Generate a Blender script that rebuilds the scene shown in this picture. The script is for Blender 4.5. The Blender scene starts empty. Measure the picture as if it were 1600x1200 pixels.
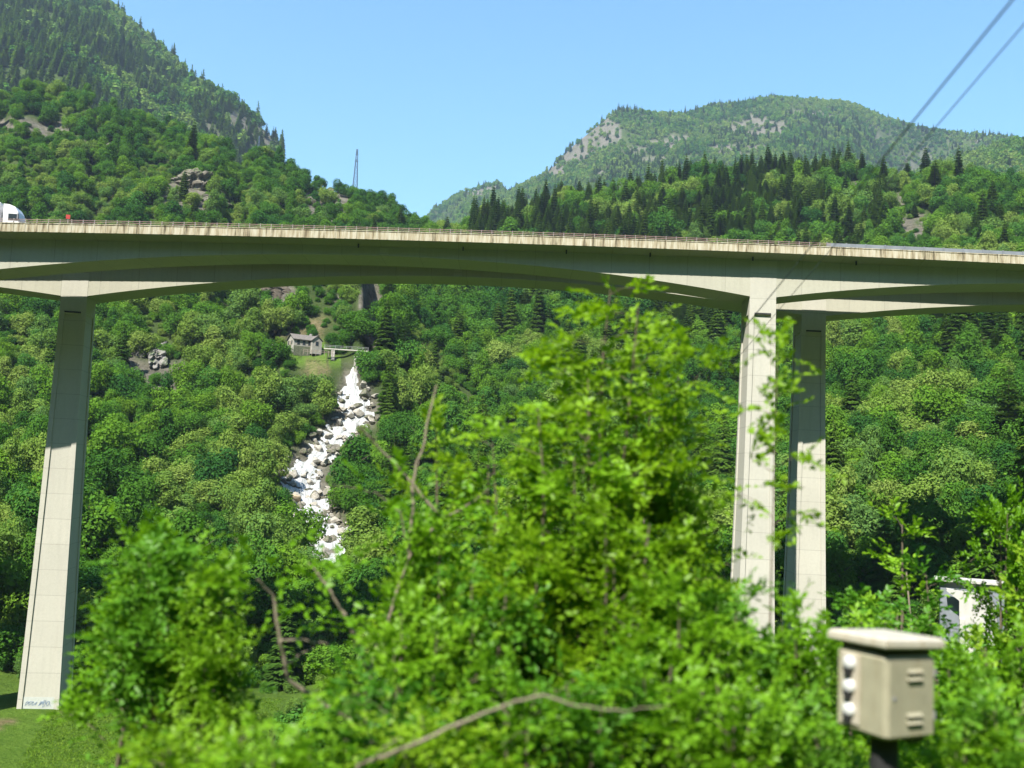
import bpy, math, random
import numpy as np
from mathutils import Matrix, Vector

random.seed(7)
RNG = np.random.default_rng(11)
C = bpy.context.scene.collection
R = math.radians
SC = bpy.context.scene

# ------------------------------------------------------------------ camera model (pixels of the 1600x1200 photograph)
F, PITCH, ROLL = 1555.0, R(5.0), R(2.6)
AX_F = np.array([0, math.cos(PITCH), math.sin(PITCH)])
AX_U0 = np.array([0, -math.sin(PITCH), math.cos(PITCH)])
AX_R = math.cos(ROLL) * np.array([1., 0, 0]) + math.sin(ROLL) * AX_U0
AX_U = -math.sin(ROLL) * np.array([1., 0, 0]) + math.cos(ROLL) * AX_U0

def project(P):
    P = np.asarray(P, float)
    w = P @ AX_F
    w = np.where(np.abs(w) < 1e-6, 1e-6, w)
    return 800 + F * (P @ AX_R) / w, 600 - F * (P @ AX_U) / w, w

def at(px, py, r):                     # the point of that line of sight at ground distance r
    d = AX_F + (px - 800) / F * AX_R + (600 - py) / F * AX_U
    return d * (r / math.hypot(d[0], d[1]))

def at_y(px, py, y):                   # ... at depth y
    d = AX_F + (px - 800) / F * AX_R + (600 - py) / F * AX_U
    return d * (y / d[1])

# ------------------------------------------------------------------ noise
def _hash(ix, iy, seed):
    h = (ix.astype(np.int64) * 374761393 + iy.astype(np.int64) * 668265263 + seed * 974634541) & 0x7fffffff
    h = ((h ^ (h >> 13)) * 1274126177) & 0x7fffffff
    return ((h ^ (h >> 16)) & 0xffff) / 65535.0

def vnoise(x, y, seed=0):
    ix, iy = np.floor(x), np.floor(y)
    fx, fy = x - ix, y - iy
    fx, fy = fx * fx * (3 - 2 * fx), fy * fy * (3 - 2 * fy)
    a, b = _hash(ix, iy, seed), _hash(ix + 1, iy, seed)
    c, d = _hash(ix, iy + 1, seed), _hash(ix + 1, iy + 1, seed)
    return (a * (1 - fx) + b * fx) * (1 - fy) + (c * (1 - fx) + d * fx) * fy

def fbm(x, y, seed=0, octv=4):
    s, a, t = 0, 1, 0
    for k in range(octv):
        s = s + a * vnoise(x * 2 ** k, y * 2 ** k, seed + k * 17)
        t += a
        a *= .5
    return s / t

def sstep(a, b, x):
    t = np.clip((x - a) / (b - a), 0, 1)
    return t * t * (3 - 2 * t)

# ------------------------------------------------------------------ materials
def new_mat(name):
    m = bpy.data.materials.new(name)
    m.use_nodes = True
    nt = m.node_tree
    nt.nodes.clear()
    out = nt.nodes.new('ShaderNodeOutputMaterial')
    return m, nt, out

class NG:
    def __init__(s, nt): s.nt = nt
    def n(s, t, **kw):
        nd = s.nt.nodes.new(t)
        for k, v in kw.items():
            if k.startswith('i_'):
                key = k[2:]
                key = int(key) if key.isdigit() else key.replace('_', ' ')
                nd.inputs[key].default_value = v
            else:
                setattr(nd, k, v)
        return nd
    def l(s, a, b): s.nt.links.new(a, b)
    def noise(s, vec, scale, detail=3, rough=.55):
        nd = s.n('ShaderNodeTexNoise')
        nd.inputs['Scale'].default_value = scale
        nd.inputs['Detail'].default_value = detail
        nd.inputs['Roughness'].default_value = rough
        if vec is not None: s.l(vec, nd.inputs['Vector'])
        return nd.outputs['Fac']
    def ramp(s, fac, stops):
        nd = s.n('ShaderNodeValToRGB')
        cr = nd.color_ramp
        while len(cr.elements) < len(stops): cr.elements.new(.5)
        for e, (p, c) in zip(cr.elements, stops):
            e.position = p
            e.color = (*c, 1) if len(c) == 3 else c
        s.l(fac, nd.inputs['Fac'])
        return nd.outputs['Color']
    def mapping(s, vec, scale):
        nd = s.n('ShaderNodeMapping')
        nd.inputs['Scale'].default_value = scale
        s.l(vec, nd.inputs['Vector'])
        return nd.outputs['Vector']
    def mix(s, fac, a, b, mode='MIX'):
        nd = s.n('ShaderNodeMix', data_type='RGBA', blend_type=mode)
        for v, i in ((fac, 0), (a, 6), (b, 7)):
            if hasattr(v, 'is_output'): s.l(v, nd.inputs[i])
            else: nd.inputs[i].default_value = v if i == 0 else (*v, 1)
        return nd.outputs[2]
    def math(s, op, a, b=0.0, c=0.0):
        nd = s.n('ShaderNodeMath', operation=op)
        for i, v in enumerate((a, b, c)):
            if hasattr(v, 'is_output'): s.l(v, nd.inputs[i])
            else: nd.inputs[i].default_value = v
        return nd.outputs[0]
    def bump(s, h, strength, dist):
        nd = s.n('ShaderNodeBump')
        nd.inputs['Strength'].default_value = strength
        nd.inputs['Distance'].default_value = dist
        s.l(h, nd.inputs['Height'])
        return nd.outputs['Normal']

def simple_mat(name, col, rough=.7, metal=0.0, var=.12, scale=3.0):
    m, nt, out = new_mat(name)
    g = NG(nt)
    tc = g.n('ShaderNodeTexCoord').outputs['Object']
    f = g.noise(tc, scale, 4)
    c = g.ramp(f, [(.3, tuple(x * (1 - var) for x in col)), (.7, tuple(min(1, x * (1 + var)) for x in col))])
    b = g.n('ShaderNodeBsdfPrincipled')
    b.inputs['Roughness'].default_value = rough
    b.inputs['Metallic'].default_value = metal
    g.l(c, b.inputs['Base Color'])
    g.l(b.outputs[0], out.inputs['Surface'])
    return m

def concrete_mat(name, col, streak=.35, joint=0.0, xjoint=0.0):
    m, nt, out = new_mat(name)
    g = NG(nt)
    tc = g.n('ShaderNodeTexCoord').outputs['Object']
    big = g.noise(tc, .22, 4)
    fine = g.noise(tc, 3.5, 5)
    st = g.noise(g.mapping(tc, (2.2, 2.2, .12)), 1.0, 4, .6)
    dk = tuple(x * .72 for x in col)
    c = g.ramp(big, [(.3, tuple(x * .9 for x in col)), (.7, col)])
    c = g.mix(g.math('MULTIPLY', g.ramp(st, [(.48, (0, 0, 0)), (.75, (1, 1, 1))]), streak), c, dk)
    c = g.mix(.25, c, g.ramp(fine, [(.25, dk), (.75, tuple(min(1, x * 1.1) for x in col))]))
    sx = g.n('ShaderNodeSeparateXYZ')
    g.l(tc, sx.inputs[0])
    if joint:                                                   # casting lifts of the formwork
        fr = g.math('FRACT', g.math('DIVIDE', sx.outputs[2], joint))
        ln = g.math('LESS_THAN', fr, .022)
        c = g.mix(g.math('MULTIPLY', ln, .5), c, tuple(x * .45 for x in col))
        bd = g.n('ShaderNodeTexWhiteNoise', noise_dimensions='1D')
        g.l(g.math('FLOOR', g.math('DIVIDE', sx.outputs[2], joint)), bd.inputs['W'])
        c = g.mix(g.math('MULTIPLY', bd.outputs['Value'], .18), c, dk)
    if xjoint:
        fr = g.math('FRACT', g.math('DIVIDE', sx.outputs[0], xjoint))
        ln = g.math('LESS_THAN', fr, .018)
        c = g.mix(g.math('MULTIPLY', ln, .45), c, tuple(x * .5 for x in col))
        bd = g.n('ShaderNodeTexWhiteNoise', noise_dimensions='1D')
        g.l(g.math('FLOOR', g.math('DIVIDE', sx.outputs[0], xjoint)), bd.inputs['W'])
        c = g.mix(g.math('MULTIPLY', bd.outputs['Value'], .22), c, dk)
    b = g.n('ShaderNodeBsdfPrincipled')
    b.inputs['Roughness'].default_value = .88
    b.inputs['Specular IOR Level'].default_value = .2
    g.l(c, b.inputs['Base Color'])
    g.l(g.bump(fine, .25, .03), b.inputs['Normal'])
    g.l(b.outputs[0], out.inputs['Surface'])
    return m

def enamel_mat(name, col, stain):
    m, nt, out = new_mat(name)
    g = NG(nt)
    tc = g.n('ShaderNodeTexCoord').outputs['Object']
    f = g.noise(tc, 5, 5, .6)
    st = g.noise(g.mapping(tc, (14, 14, 1.6)), 1.0, 5, .65)
    sp = g.noise(tc, 38, 4, .7)
    c = g.ramp(f, [(.3, tuple(x * .82 for x in col)), (.7, col)])
    c = g.mix(g.math('MULTIPLY', g.ramp(st, [(.52, (0, 0, 0)), (.72, (1, 1, 1))]), .55), c, stain)
    c = g.mix(g.ramp(sp, [(.66, (0, 0, 0)), (.74, (1, 1, 1))]), c, tuple(x * .5 for x in stain))
    b_ = g.n('ShaderNodeBsdfPrincipled')
    b_.inputs['Roughness'].default_value = .5
    g.l(c, b_.inputs['Base Color'])
    g.l(g.bump(sp, .15, .004), b_.inputs['Normal'])
    g.l(b_.outputs[0], out.inputs['Surface'])
    return m

def leaf_mat(name, cols, trans=.3, gloss=0.0, patch=0.0):
    """cols: three greens from the darkest to the lightest plant; one plant picks its own, and leaves vary round it"""
    m, nt, out = new_mat(name)
    g = NG(nt)
    oi = g.n('ShaderNodeObjectInfo')
    geo = g.n('ShaderNodeNewGeometry')
    rnd = g.math('ADD', g.math('MULTIPLY', oi.outputs['Random'], .7), g.math('MULTIPLY', geo.outputs['Random Per Island'], .3))
    c = g.ramp(rnd, [(.1, cols[0]), (.5, cols[1]), (.9, cols[2])])
    d = g.n('ShaderNodeBsdfDiffuse')
    t = g.n('ShaderNodeBsdfTranslucent')
    g.l(c, d.inputs['Color'])
    g.l(g.mix(1.0, c, (1.0, 1.0, .55), 'MULTIPLY'), t.inputs['Color'])
    mx = g.n('ShaderNodeMixShader')
    mx.inputs[0].default_value = trans
    g.l(d.outputs[0], mx.inputs[1]); g.l(t.outputs[0], mx.inputs[2])
    res = mx.outputs[0]
    if gloss:
        gl = g.n('ShaderNodeBsdfGlossy')
        gl.inputs['Roughness'].default_value = .42
        gl.inputs['Color'].default_value = (1, 1, 1, 1)
        m2 = g.n('ShaderNodeMixShader')
        m2.inputs[0].default_value = gloss
        g.l(res, m2.inputs[1]); g.l(gl.outputs[0], m2.inputs[2])
        res = m2.outputs[0]
    g.l(res, out.inputs['Surface'])
    return m

def bark_mat(name, col):
    m, nt, out = new_mat(name)
    g = NG(nt)
    tc = g.n('ShaderNodeTexCoord').outputs['Object']
    f = g.noise(g.mapping(tc, (6, 6, 1.2)), 2.0, 5, .65)
    c = g.ramp(f, [(.3, tuple(x * .5 for x in col)), (.7, col)])
    b = g.n('ShaderNodeBsdfDiffuse')
    g.l(c, b.inputs['Color'])
    g.l(g.bump(f, .5, .03), b.inputs['Normal'])
    g.l(b.outputs[0], out.inputs['Surface'])
    return m

def rock_mat(name, a, b_, moss=0.0):
    m, nt, out = new_mat(name)
    g = NG(nt)
    tc = g.n('ShaderNodeTexCoord').outputs['Object']
    f = g.noise(tc, .9, 6, .65)
    f2 = g.noise(g.mapping(tc, (1, 1, 3.2)), 1.6, 5, .7)
    c = g.mix(.55, g.ramp(f, [(.3, a), (.7, b_)]), g.ramp(f2, [(.3, tuple(x * .55 for x in a)), (.65, b_)]))
    if moss:
        c = g.mix(g.ramp(g.noise(tc, 3.0, 5, .7), [(.50, (0, 0, 0)), (.58, (moss, moss, moss))]), c, (.05, .085, .02))
    bs = g.n('ShaderNodeBsdfDiffuse')
    g.l(c, bs.inputs['Color'])
    g.l(g.bump(f2, .8, .25), bs.inputs['Normal'])
    g.l(bs.outputs[0], out.inputs['Surface'])
    return m

M = {}
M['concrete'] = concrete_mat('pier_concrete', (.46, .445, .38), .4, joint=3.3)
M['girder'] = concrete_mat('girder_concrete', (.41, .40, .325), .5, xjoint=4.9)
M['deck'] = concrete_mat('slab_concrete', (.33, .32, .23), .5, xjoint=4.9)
M['asphalt'] = simple_mat('asphalt', (.05, .05, .052), .9)
M['galv'] = simple_mat('galvanised_steel', (.33, .33, .33), .5, .6)
M['rail'] = simple_mat('weathered_rail', (.30, .20, .17), .7)
M['barrier'] = simple_mat('grey_barrier_panel', (.17, .19, .21), .6, 0, .2, .8)
M['white_paint'] = simple_mat('white_paint', (.68, .68, .69), .35, 0, .04)
M['grey_paint'] = simple_mat('grey_plastic', (.2, .2, .21), .5)
M['black'] = simple_mat('black_rubber', (.015, .015, .016), .75)
M['glass'] = simple_mat('dark_glass', (.03, .04, .05), .08)
M['red'] = simple_mat('red_sign_paint', (.36, .03, .025), .5)
M['plaster'] = simple_mat('white_plaster', (.42, .41, .37), .9, 0, .14, 1.2)
M['house_plaster'] = simple_mat('old_house_plaster', (.30, .285, .245), .9, 0, .22, .9)
M['roof'] = simple_mat('weathered_roof_slabs', (.13, .115, .10), .9, 0, .3, 2.5)
M['stone'] = simple_mat('masonry', (.33, .31, .28), .95, 0, .35, 1.8)
M['wall_moss'] = simple_mat('mossy_masonry', (.11, .12, .07), .95, 0, .4, 1.5)
M['wood'] = simple_mat('grey_wood', (.22, .18, .14), .9, 0, .3, 4)
M['paint_patch'] = simple_mat('overpaint', (.43, .45, .42), .8, 0, .08)
M['graffiti'] = simple_mat('blue_spray_paint', (.20, .26, .36), .6, 0, .3, 3)
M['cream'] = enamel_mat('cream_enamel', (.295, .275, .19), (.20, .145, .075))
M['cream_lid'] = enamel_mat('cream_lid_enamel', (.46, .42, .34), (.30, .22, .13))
M['insulator'] = simple_mat('white_porcelain', (.50, .50, .48), .25, 0, .03)
M['near_black'] = simple_mat('dark_parts_and_shade', (.02, .02, .02), .9)  # near-black for spouts, shed door and the painted shade strip on piers
M['lattice'] = simple_mat('lattice_steel', (.12, .17, .22), .6, .2)
M['cable'] = simple_mat('cable_sheath', (.085, .10, .12), .6)
M['bark'] = bark_mat('bark', (.17, .14, .10))
M['pale_bark'] = bark_mat('pale_bark', (.26, .22, .16))
M['boulder'] = rock_mat('pale_boulder_rock', (.20, .185, .15), (.43, .40, .34))
M['crag'] = rock_mat('grey_crag_rock', (.08, .072, .056), (.22, .20, .16), .8)

LEAF = dict(
    dark=leaf_mat('dark_broadleaf', [(0.028, 0.096, 0.022), (0.047, 0.129, 0.014), (0.071, 0.164, 0.020)], .3),
    mid=leaf_mat('mid_broadleaf', [(0.054, 0.159, 0.030), (0.094, 0.207, 0.018), (0.132, 0.246, 0.024)], .35),
    pale=leaf_mat('pale_broadleaf', [(0.094, 0.194, 0.050), (0.144, 0.238, 0.036), (0.201, 0.278, 0.060)], .35),
    spruce=leaf_mat('spruce_needles', [(0.052, 0.118, 0.018), (0.080, 0.159, 0.018), (0.118, 0.201, 0.024)], .36),
    pine=leaf_mat('larch_needles', [(0.059, 0.120, 0.034), (0.080, 0.150, 0.034), (0.106, 0.180, 0.040)], .3),
)
FG_LEAF = dict(
    bright=leaf_mat('bright_hazel_leaf', [(.105, .250, .008), (.150, .320, .012), (.205, .380, .020)], .45, .012),
    deep=leaf_mat('deep_elder_leaf', [(.058, .185, .012), (.088, .235, .016), (.128, .290, .024)], .42, .012),
    yellow=leaf_mat('yellow_green_leaf', [(.150, .290, .008), (.205, .360, .014), (.260, .410, .026)], .48, .012),
)

# ------------------------------------------------------------------ mesh helpers
class MB:
    def __init__(s): s.v, s.f, s.mi = [], [], []
    def add(s, vs, fs, mi=0):
        b = len(s.v)
        s.v.extend([tuple(map(float, p)) for p in vs])
        s.f.extend([tuple(b + i for i in f) for f in fs])
        s.mi.extend([mi] * len(fs))
        return s
    def box(s, lo, hi, mi=0, T=None):
        x0, y0, z0 = lo; x1, y1, z1 = hi
        vs = [(x0, y0, z0), (x1, y0, z0), (x1, y1, z0), (x0, y1, z0), (x0, y0, z1), (x1, y0, z1), (x1, y1, z1), (x0, y1, z1)]
        if T: vs = [T(p) for p in vs]
        return s.add(vs, [(0, 3, 2, 1), (4, 5, 6, 7), (0, 1, 5, 4), (1, 2, 6, 5), (2, 3, 7, 6), (3, 0, 4, 7)], mi)
    def rbox(s, lo, hi, b, mi=0, T=None):          # box with bevelled vertical and horizontal edges
        x0, y0, z0 = lo; x1, y1, z1 = hi
        def ring(i, z):
            return [(x0 + b + i, y0 + i, z), (x1 - b - i, y0 + i, z), (x1 - i, y0 + b + i, z), (x1 - i, y1 - b - i, z),
                    (x1 - b - i, y1 - i, z), (x0 + b + i, y1 - i, z), (x0 + i, y1 - b - i, z), (x0 + i, y0 + b + i, z)]
        rings = [ring(b * .9, z0), ring(0, z0 + b), ring(0, z1 - b), ring(b * .9, z1)]
        vs = [p for r_ in rings for p in r_]
        if T: vs = [T(p) for p in vs]
        fs = [tuple(range(7, -1, -1)), tuple(range(24, 32))]
        for k in range(3):
            for i in range(8):
                j = (i + 1) % 8
                fs.append((k * 8 + i, k * 8 + j, k * 8 + 8 + j, k * 8 + 8 + i))
        return s.add(vs, fs, mi)
    def loft(s, rings, closed=True, caps=True, mi=0):
        n = len(rings[0])
        vs = [p for r_ in rings for p in r_]
        fs = []
        for k in range(len(rings) - 1):
            for i in range(n if closed else n - 1):
                j = (i + 1) % n
                fs.append((k * n + i, k * n + j, k * n + n + j, k * n + n + i))
        if caps and closed:
            fs.append(tuple(range(n - 1, -1, -1)))
            fs.append(tuple(range((len(rings) - 1) * n, len(rings) * n)))
        return s.add(vs, fs, mi)
    def tube(s, pts, rad, n=6, mi=0):
        pts = [Vector(p) for p in pts]
        rad = [float(q) for q in rad] if hasattr(rad, '__len__') else [float(rad)] * len(pts)
        rings = []
        for i, p in enumerate(pts):
            d = (pts[min(i + 1, len(pts) - 1)] - pts[max(i - 1, 0)])
            d = d.normalized() if d.length > 1e-9 else Vector((0, 0, 1))
            a = d.cross(Vector((0, 0, 1)) if abs(d.z) < .9 else Vector((1, 0, 0))).normalized()
            b = d.cross(a)
            rings.append([p + rad[i] * (math.cos(2 * math.pi * k / n) * a + math.sin(2 * math.pi * k / n) * b) for k in range(n)])
        return s.loft(rings, mi=mi)
    def ball(s, c, r, n=10, m=7, sc=(1, 1, 1), mi=0, T=None):
        vs = [(c[0], c[1], c[2] + r * sc[2])]
        for j in range(1, m):
            th = math.pi * j / m
            for i in range(n):
                ph = 2 * math.pi * i / n
                vs.append((c[0] + r * sc[0] * math.sin(th) * math.cos(ph), c[1] + r * sc[1] * math.sin(th) * math.sin(ph), c[2] + r * sc[2] * math.cos(th)))
        vs.append((c[0], c[1], c[2] - r * sc[2]))
        fs = [(0, 1 + i, 1 + (i + 1) % n) for i in range(n)]
        for j in range(m - 2):
            for i in range(n):
                a, b = 1 + j * n + i, 1 + j * n + (i + 1) % n
                fs.append((a, a + n, b + n, b))
        L = len(vs) - 1
        fs += [(L, L - n + (i + 1) % n, L - n + i) for i in range(n)]
        if T: vs = [T(p) for p in vs]
        return s.add(vs, fs, mi)
    def mesh(s, name, mats, smooth=False, origin=(0, 0, 0)):
        me = bpy.data.meshes.new(name)
        o = origin
        me.from_pydata([(p[0] - o[0], p[1] - o[1], p[2] - o[2]) for p in s.v], [], s.f)
        for m in (mats if isinstance(mats, (list, tuple)) else [mats]): me.materials.append(m)
        me.polygons.foreach_set('material_index', s.mi)
        if smooth: me.polygons.foreach_set('use_smooth', [True] * len(s.f))
        me.update()
        return me

def link(name, me, parent=None, loc=None):
    o = bpy.data.objects.new(name, me)
    C.objects.link(o)
    if parent is not None: o.parent = parent
    if loc is not None: o.location = loc
    return o

def part(name, mb, mats, parent, origin=(0, 0, 0), smooth=False):
    return link(name, mb.mesh(name, mats, smooth, origin), parent)

def tag(o, label=None, cat=None, group=None, kind=None):
    if label: o['label'] = label
    if cat: o['category'] = cat
    if group: o['group'] = group
    if kind: o['kind'] = kind
    return o

def thing(name, label, cat, loc, group=None, rz=0.0):
    o = bpy.data.objects.new(name, None)
    o.empty_display_size = .5
    C.objects.link(o)
    o.location = loc
    o.rotation_euler = (0, 0, rz)
    return tag(o, label, cat, group)

def np_mesh(name, V, Fq, mats, mi=None):
    """V n x 3, Fq m x k (k = 3 or 4)"""
    me = bpy.data.meshes.new(name)
    k = Fq.shape[1]
    me.vertices.add(len(V)); me.vertices.foreach_set('co', np.asarray(V, np.float32).ravel())
    me.loops.add(Fq.size); me.loops.foreach_set('vertex_index', Fq.astype(np.int32).ravel())
    me.polygons.add(len(Fq))
    me.polygons.foreach_set('loop_start', np.arange(0, Fq.size, k, dtype=np.int32))
    for m in (mats if isinstance(mats, (list, tuple)) else [mats]): me.materials.append(m)
    if mi is not None: me.polygons.foreach_set('material_index', np.asarray(mi, np.int32))
    me.update(calc_edges=True)
    me.validate()
    return me

# ------------------------------------------------------------------ terrain: a polar height field round the train
NEARP = [(1.5, -2.7), (4, -2.8), (6, -3.3), (10, -4.9), (20, -9.6), (35, -17), (60, -26.5), (85, -31.5), (105, -33)]
def col(px, *pts, near=NEARP):
    rs, zs = [p[0] for p in near], [p[1] for p in near]
    for r_, v in pts:
        if isinstance(v, tuple): z = v[0]
        else: z = at(px, v, r_)[2]
        rs.append(r_); zs.append(z)
    return px, rs, zs
Z = lambda v: (v,)
NR = [(1.5, -2.7), (4, -2.8), (6, -3.3), (10, -4.7), (20, -8.6), (35, -14.5), (60, -21), (85, -24.5), (105, -26)]
COLS = [
    col(-420, (130, Z(-33.5)), (165, Z(-32)), (280, 720), (350, 560), (430, 430), (520, 290), (620, 190), (720, 120), (820, Z(240)), (1000, Z(270)), (1400, 0), (1900, -190), (2600, -250), (5200, Z(400))),
    col(60, (130, Z(-33.5)), (165, Z(-33)), (200, 900), (280, 715), (350, 565), (430, 430), (520, 310), (620, 192), (700, 122), (800, Z(225)), (1000, Z(250)), (1400, 60), (1900, -70), (2300, Z(600)), (5200, Z(300))),
    col(230, (130, Z(-33.5)), (165, Z(-33)), (200, 925), (280, 745), (345, 590), (400, 478), (470, 372), (560, 275), (680, 196), (780, Z(185)), (1100, Z(260)), (1500, 140), (1750, 80), (2000, Z(500)), (5200, Z(250))),
    col(330, (130, Z(-33.5)), (165, Z(-33)), (200, 930), (275, 765), (330, 630), (380, 500), (440, 395), (530, 310), (660, 226), (760, Z(165)), (1150, Z(220)), (1450, 195), (1640, 142), (1900, Z(350)), (5200, Z(250))),
    col(418, (130, Z(-33)), (165, Z(-33)), (200, 930), (265, 790), (310, 668), (345, 560), (380, 482), (430, 404), (500, 345), (580, 290), (650, 248), (740, Z(140)), (1150, Z(170)), (1480, 262), (1560, 232), (1600, 205), (1800, Z(250)), (5200, Z(200))),
    col(425, (130, Z(-33)), (165, Z(-33)), (200, 930), (265, 790), (310, 668), (345, 560), (380, 482), (430, 404), (500, 345), (580, 292), (650, 252), (740, Z(140)), (1150, Z(170)), (1540, 262), (1590, 234), (1606, 208), (1800, Z(250)), (5200, Z(200))),
    col(429, (130, Z(-33)), (165, Z(-33)), (200, 930), (265, 790), (310, 668), (345, 560), (380, 482), (430, 404), (500, 345), (580, 294), (650, 256), (740, Z(140)), (1150, Z(120)), (1600, Z(120)), (2600, Z(150)), (5200, Z(200))),
    col(433, (130, Z(-33)), (165, Z(-33)), (200, 930), (262, 800), (308, 675), (342, 562), (378, 486), (428, 408), (500, 348), (580, 296), (645, 262), (740, Z(130)), (1150, Z(120)), (1600, Z(120)), (2600, Z(150)), (5200, Z(200))),
    col(480, (130, Z(-33)), (165, Z(-33)), (200, 928), (245, 862), (282, 765), (315, 655), (344, 556), (356, 549), (372, 490), (410, 430), (500, 362), (590, 310), (638, 284), (740, Z(110)), (1200, Z(90)), (2600, Z(150)), (5200, Z(200))),
    col(540, (130, Z(-32)), (165, Z(-32)), (200, 928), (245, 862), (290, 745), (315, 655), (338, 572), (344, 552), (356, 546), (376, 485), (410, 432), (490, 375), (580, 325), (630, 302), (740, Z(90)), (1200, Z(80)), (2600, Z(150)), (5200, Z(200))),
    col(558, (130, Z(-32)), (165, Z(-32)), (200, 925), (245, 850), (290, 745), (315, 660), (338, 575), (345, 545), (358, 478), (400, 428), (440, 405), (500, 380), (580, 332), (630, 308), (740, Z(85)), (1200, Z(80)), (2600, Z(150)), (5200, Z(220))),
    col(572, (130, Z(-32)), (165, Z(-32)), (200, 925), (245, 850), (290, 745), (315, 660), (338, 575), (344, 552), (400, 540), (452, 530), (464, 440), (500, 395), (580, 335), (630, 310), (740, Z(85)), (1200, Z(80)), (2600, Z(150)), (5200, Z(220))),
    col(588, (130, Z(-32)), (165, Z(-32)), (200, 922), (248, 840), (295, 725), (318, 650), (338, 580), (346, 552), (400, 538), (452, 528), (464, 442), (510, 395), (580, 345), (625, 318), (740, Z(85)), (1200, Z(80)), (2600, Z(160)), (5200, Z(240))),
    col(602, (130, Z(-32)), (165, Z(-32)), (200, 922), (248, 838), (295, 722), (318, 645), (338, 575), (348, 540), (362, 492), (400, 450), (440, 425), (510, 395), (580, 345), (625, 318), (740, Z(85)), (1200, Z(80)), (2600, Z(160)), (5200, Z(240))),
    col(622, (130, Z(-32)), (165, Z(-32)), (200, 920), (250, 830), (300, 700), (340, 590), (372, 525), (420, 480), (480, 440), (550, 395), (622, 338), (740, Z(80)), (1200, Z(80)), (2600, Z(170)), (5200, Z(260))),
    col(652, (130, Z(-31)), (165, Z(-31)), (200, 918), (250, 825), (300, 712), (345, 605), (390, 530), (450, 482), (520, 430), (600, 365), (640, 350), (760, Z(70)), (1200, Z(90)), (2400, Z(190)), (3000, 318), (5200, Z(300))),
    col(700, (130, Z(-31)), (165, Z(-31)), (200, 915), (250, 820), (300, 720), (350, 622), (400, 540), (460, 480), (530, 425), (600, 382), (680, 358), (780, Z(90)), (1200, Z(90)), (2400, 345), (3000, 302), (3600, Z(500)), (5200, Z(300))),
    col(765, (130, Z(-30)), (165, Z(-30)), (200, 912), (260, 812), (320, 702), (380, 600), (440, 520), (500, 458), (570, 392), (650, 328), (760, Z(130)), (1200, Z(120)), (2400, 318), (3000, 280), (3600, Z(600)), (5200, Z(300))),
    col(830, (130, Z(-30)), (165, Z(-30)), (200, 910), (260, 805), (320, 695), (380, 598), (440, 518), (500, 455), (570, 388), (655, 320), (760, Z(140)), (1200, Z(150)), (2100, 320), (2500, 272), (3200, Z(560)), (5200, Z(300))),
    col(880, (130, Z(-29)), (165, Z(-29)), (200, 906), (260, 800), (325, 690), (390, 588), (450, 505), (510, 440), (580, 372), (660, 310), (760, Z(150)), (1200, Z(170)), (1900, 340), (2250, 276), (2500, 220), (3200, Z(640)), (5200, Z(300))),
    col(945, (130, Z(-28)), (165, Z(-28)), (200, 904), (260, 795), (325, 685), (390, 582), (455, 495), (520, 425), (590, 356), (665, 298), (770, Z(160)), (1200, Z(190)), (1850, 330), (2200, 245), (2500, 172), (3200, Z(760)), (5200, Z(300))),
    col(1100, (130, Z(-27)), (165, Z(-26)), (200, 898), (260, 788), (330, 672), (400, 562), (470, 472), (540, 400), (615, 328), (685, 274), (780, Z(170)), (1200, Z(210)), (1800, 320), (2300, 218), (2700, 152), (3300, Z(800)), (5200, Z(300))),
    col(1200, (130, Z(-26)), (165, Z(-25)), (200, 896), (260, 780), (330, 662), (400, 555), (470, 465), (540, 392), (620, 314), (695, 266), (790, Z(170)), (1200, Z(220)), (1800, 325), (2300, 215), (2800, 143), (3400, Z(800)), (5200, Z(300)), near=NR),
    col(1330, (130, Z(-26)), (150, Z(-25)), (190, 895), (250, 775), (320, 650), (390, 542), (460, 452), (530, 386), (600, 326), (690, 270), (790, Z(160)), (1200, Z(220)), (1800, 335), (2300, 226), (2800, 157), (3400, Z(800)), (5200, Z(300)), near=NR),
    col(1450, (120, Z(-25)), (150, Z(-23)), (185, 885), (240, 770), (310, 645), (380, 535), (450, 445), (520, 378), (580, 322), (650, 270), (780, Z(150)), (1200, Z(230)), (1600, 300), (1900, 258), (2100, Z(430)), (2500, Z(560)), (2800, 182), (3400, Z(800)), (5200, Z(300)), near=NR),
    col(1590, (120, Z(-24)), (150, Z(-21)), (185, 872), (240, 755), (310, 635), (380, 528), (450, 438), (520, 375), (580, 325), (650, 286), (780, Z(150)), (1200, Z(240)), (1600, 262), (1900, 220), (2100, Z(470)), (2600, 230), (2800, 212), (3400, Z(750)), (5200, Z(300)), near=NR),
    col(2000, (120, Z(-22)), (150, Z(-18)), (185, 850), (240, 735), (310, 615), (380, 510), (450, 425), (520, 370), (580, 325), (650, 290), (780, Z(150)), (1200, Z(240)), (1600, 250), (1900, 220), (2800, Z(500)), (5200, Z(300)), near=NR),
]
AZ = np.concatenate([np.arange(-180, -42, 3.0), np.arange(-42, 42.001, .115), np.arange(45, 180.1, 3.0)])
RR = 1.5 * (5200 / 1.5) ** (np.arange(460) / 459.0)

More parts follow.
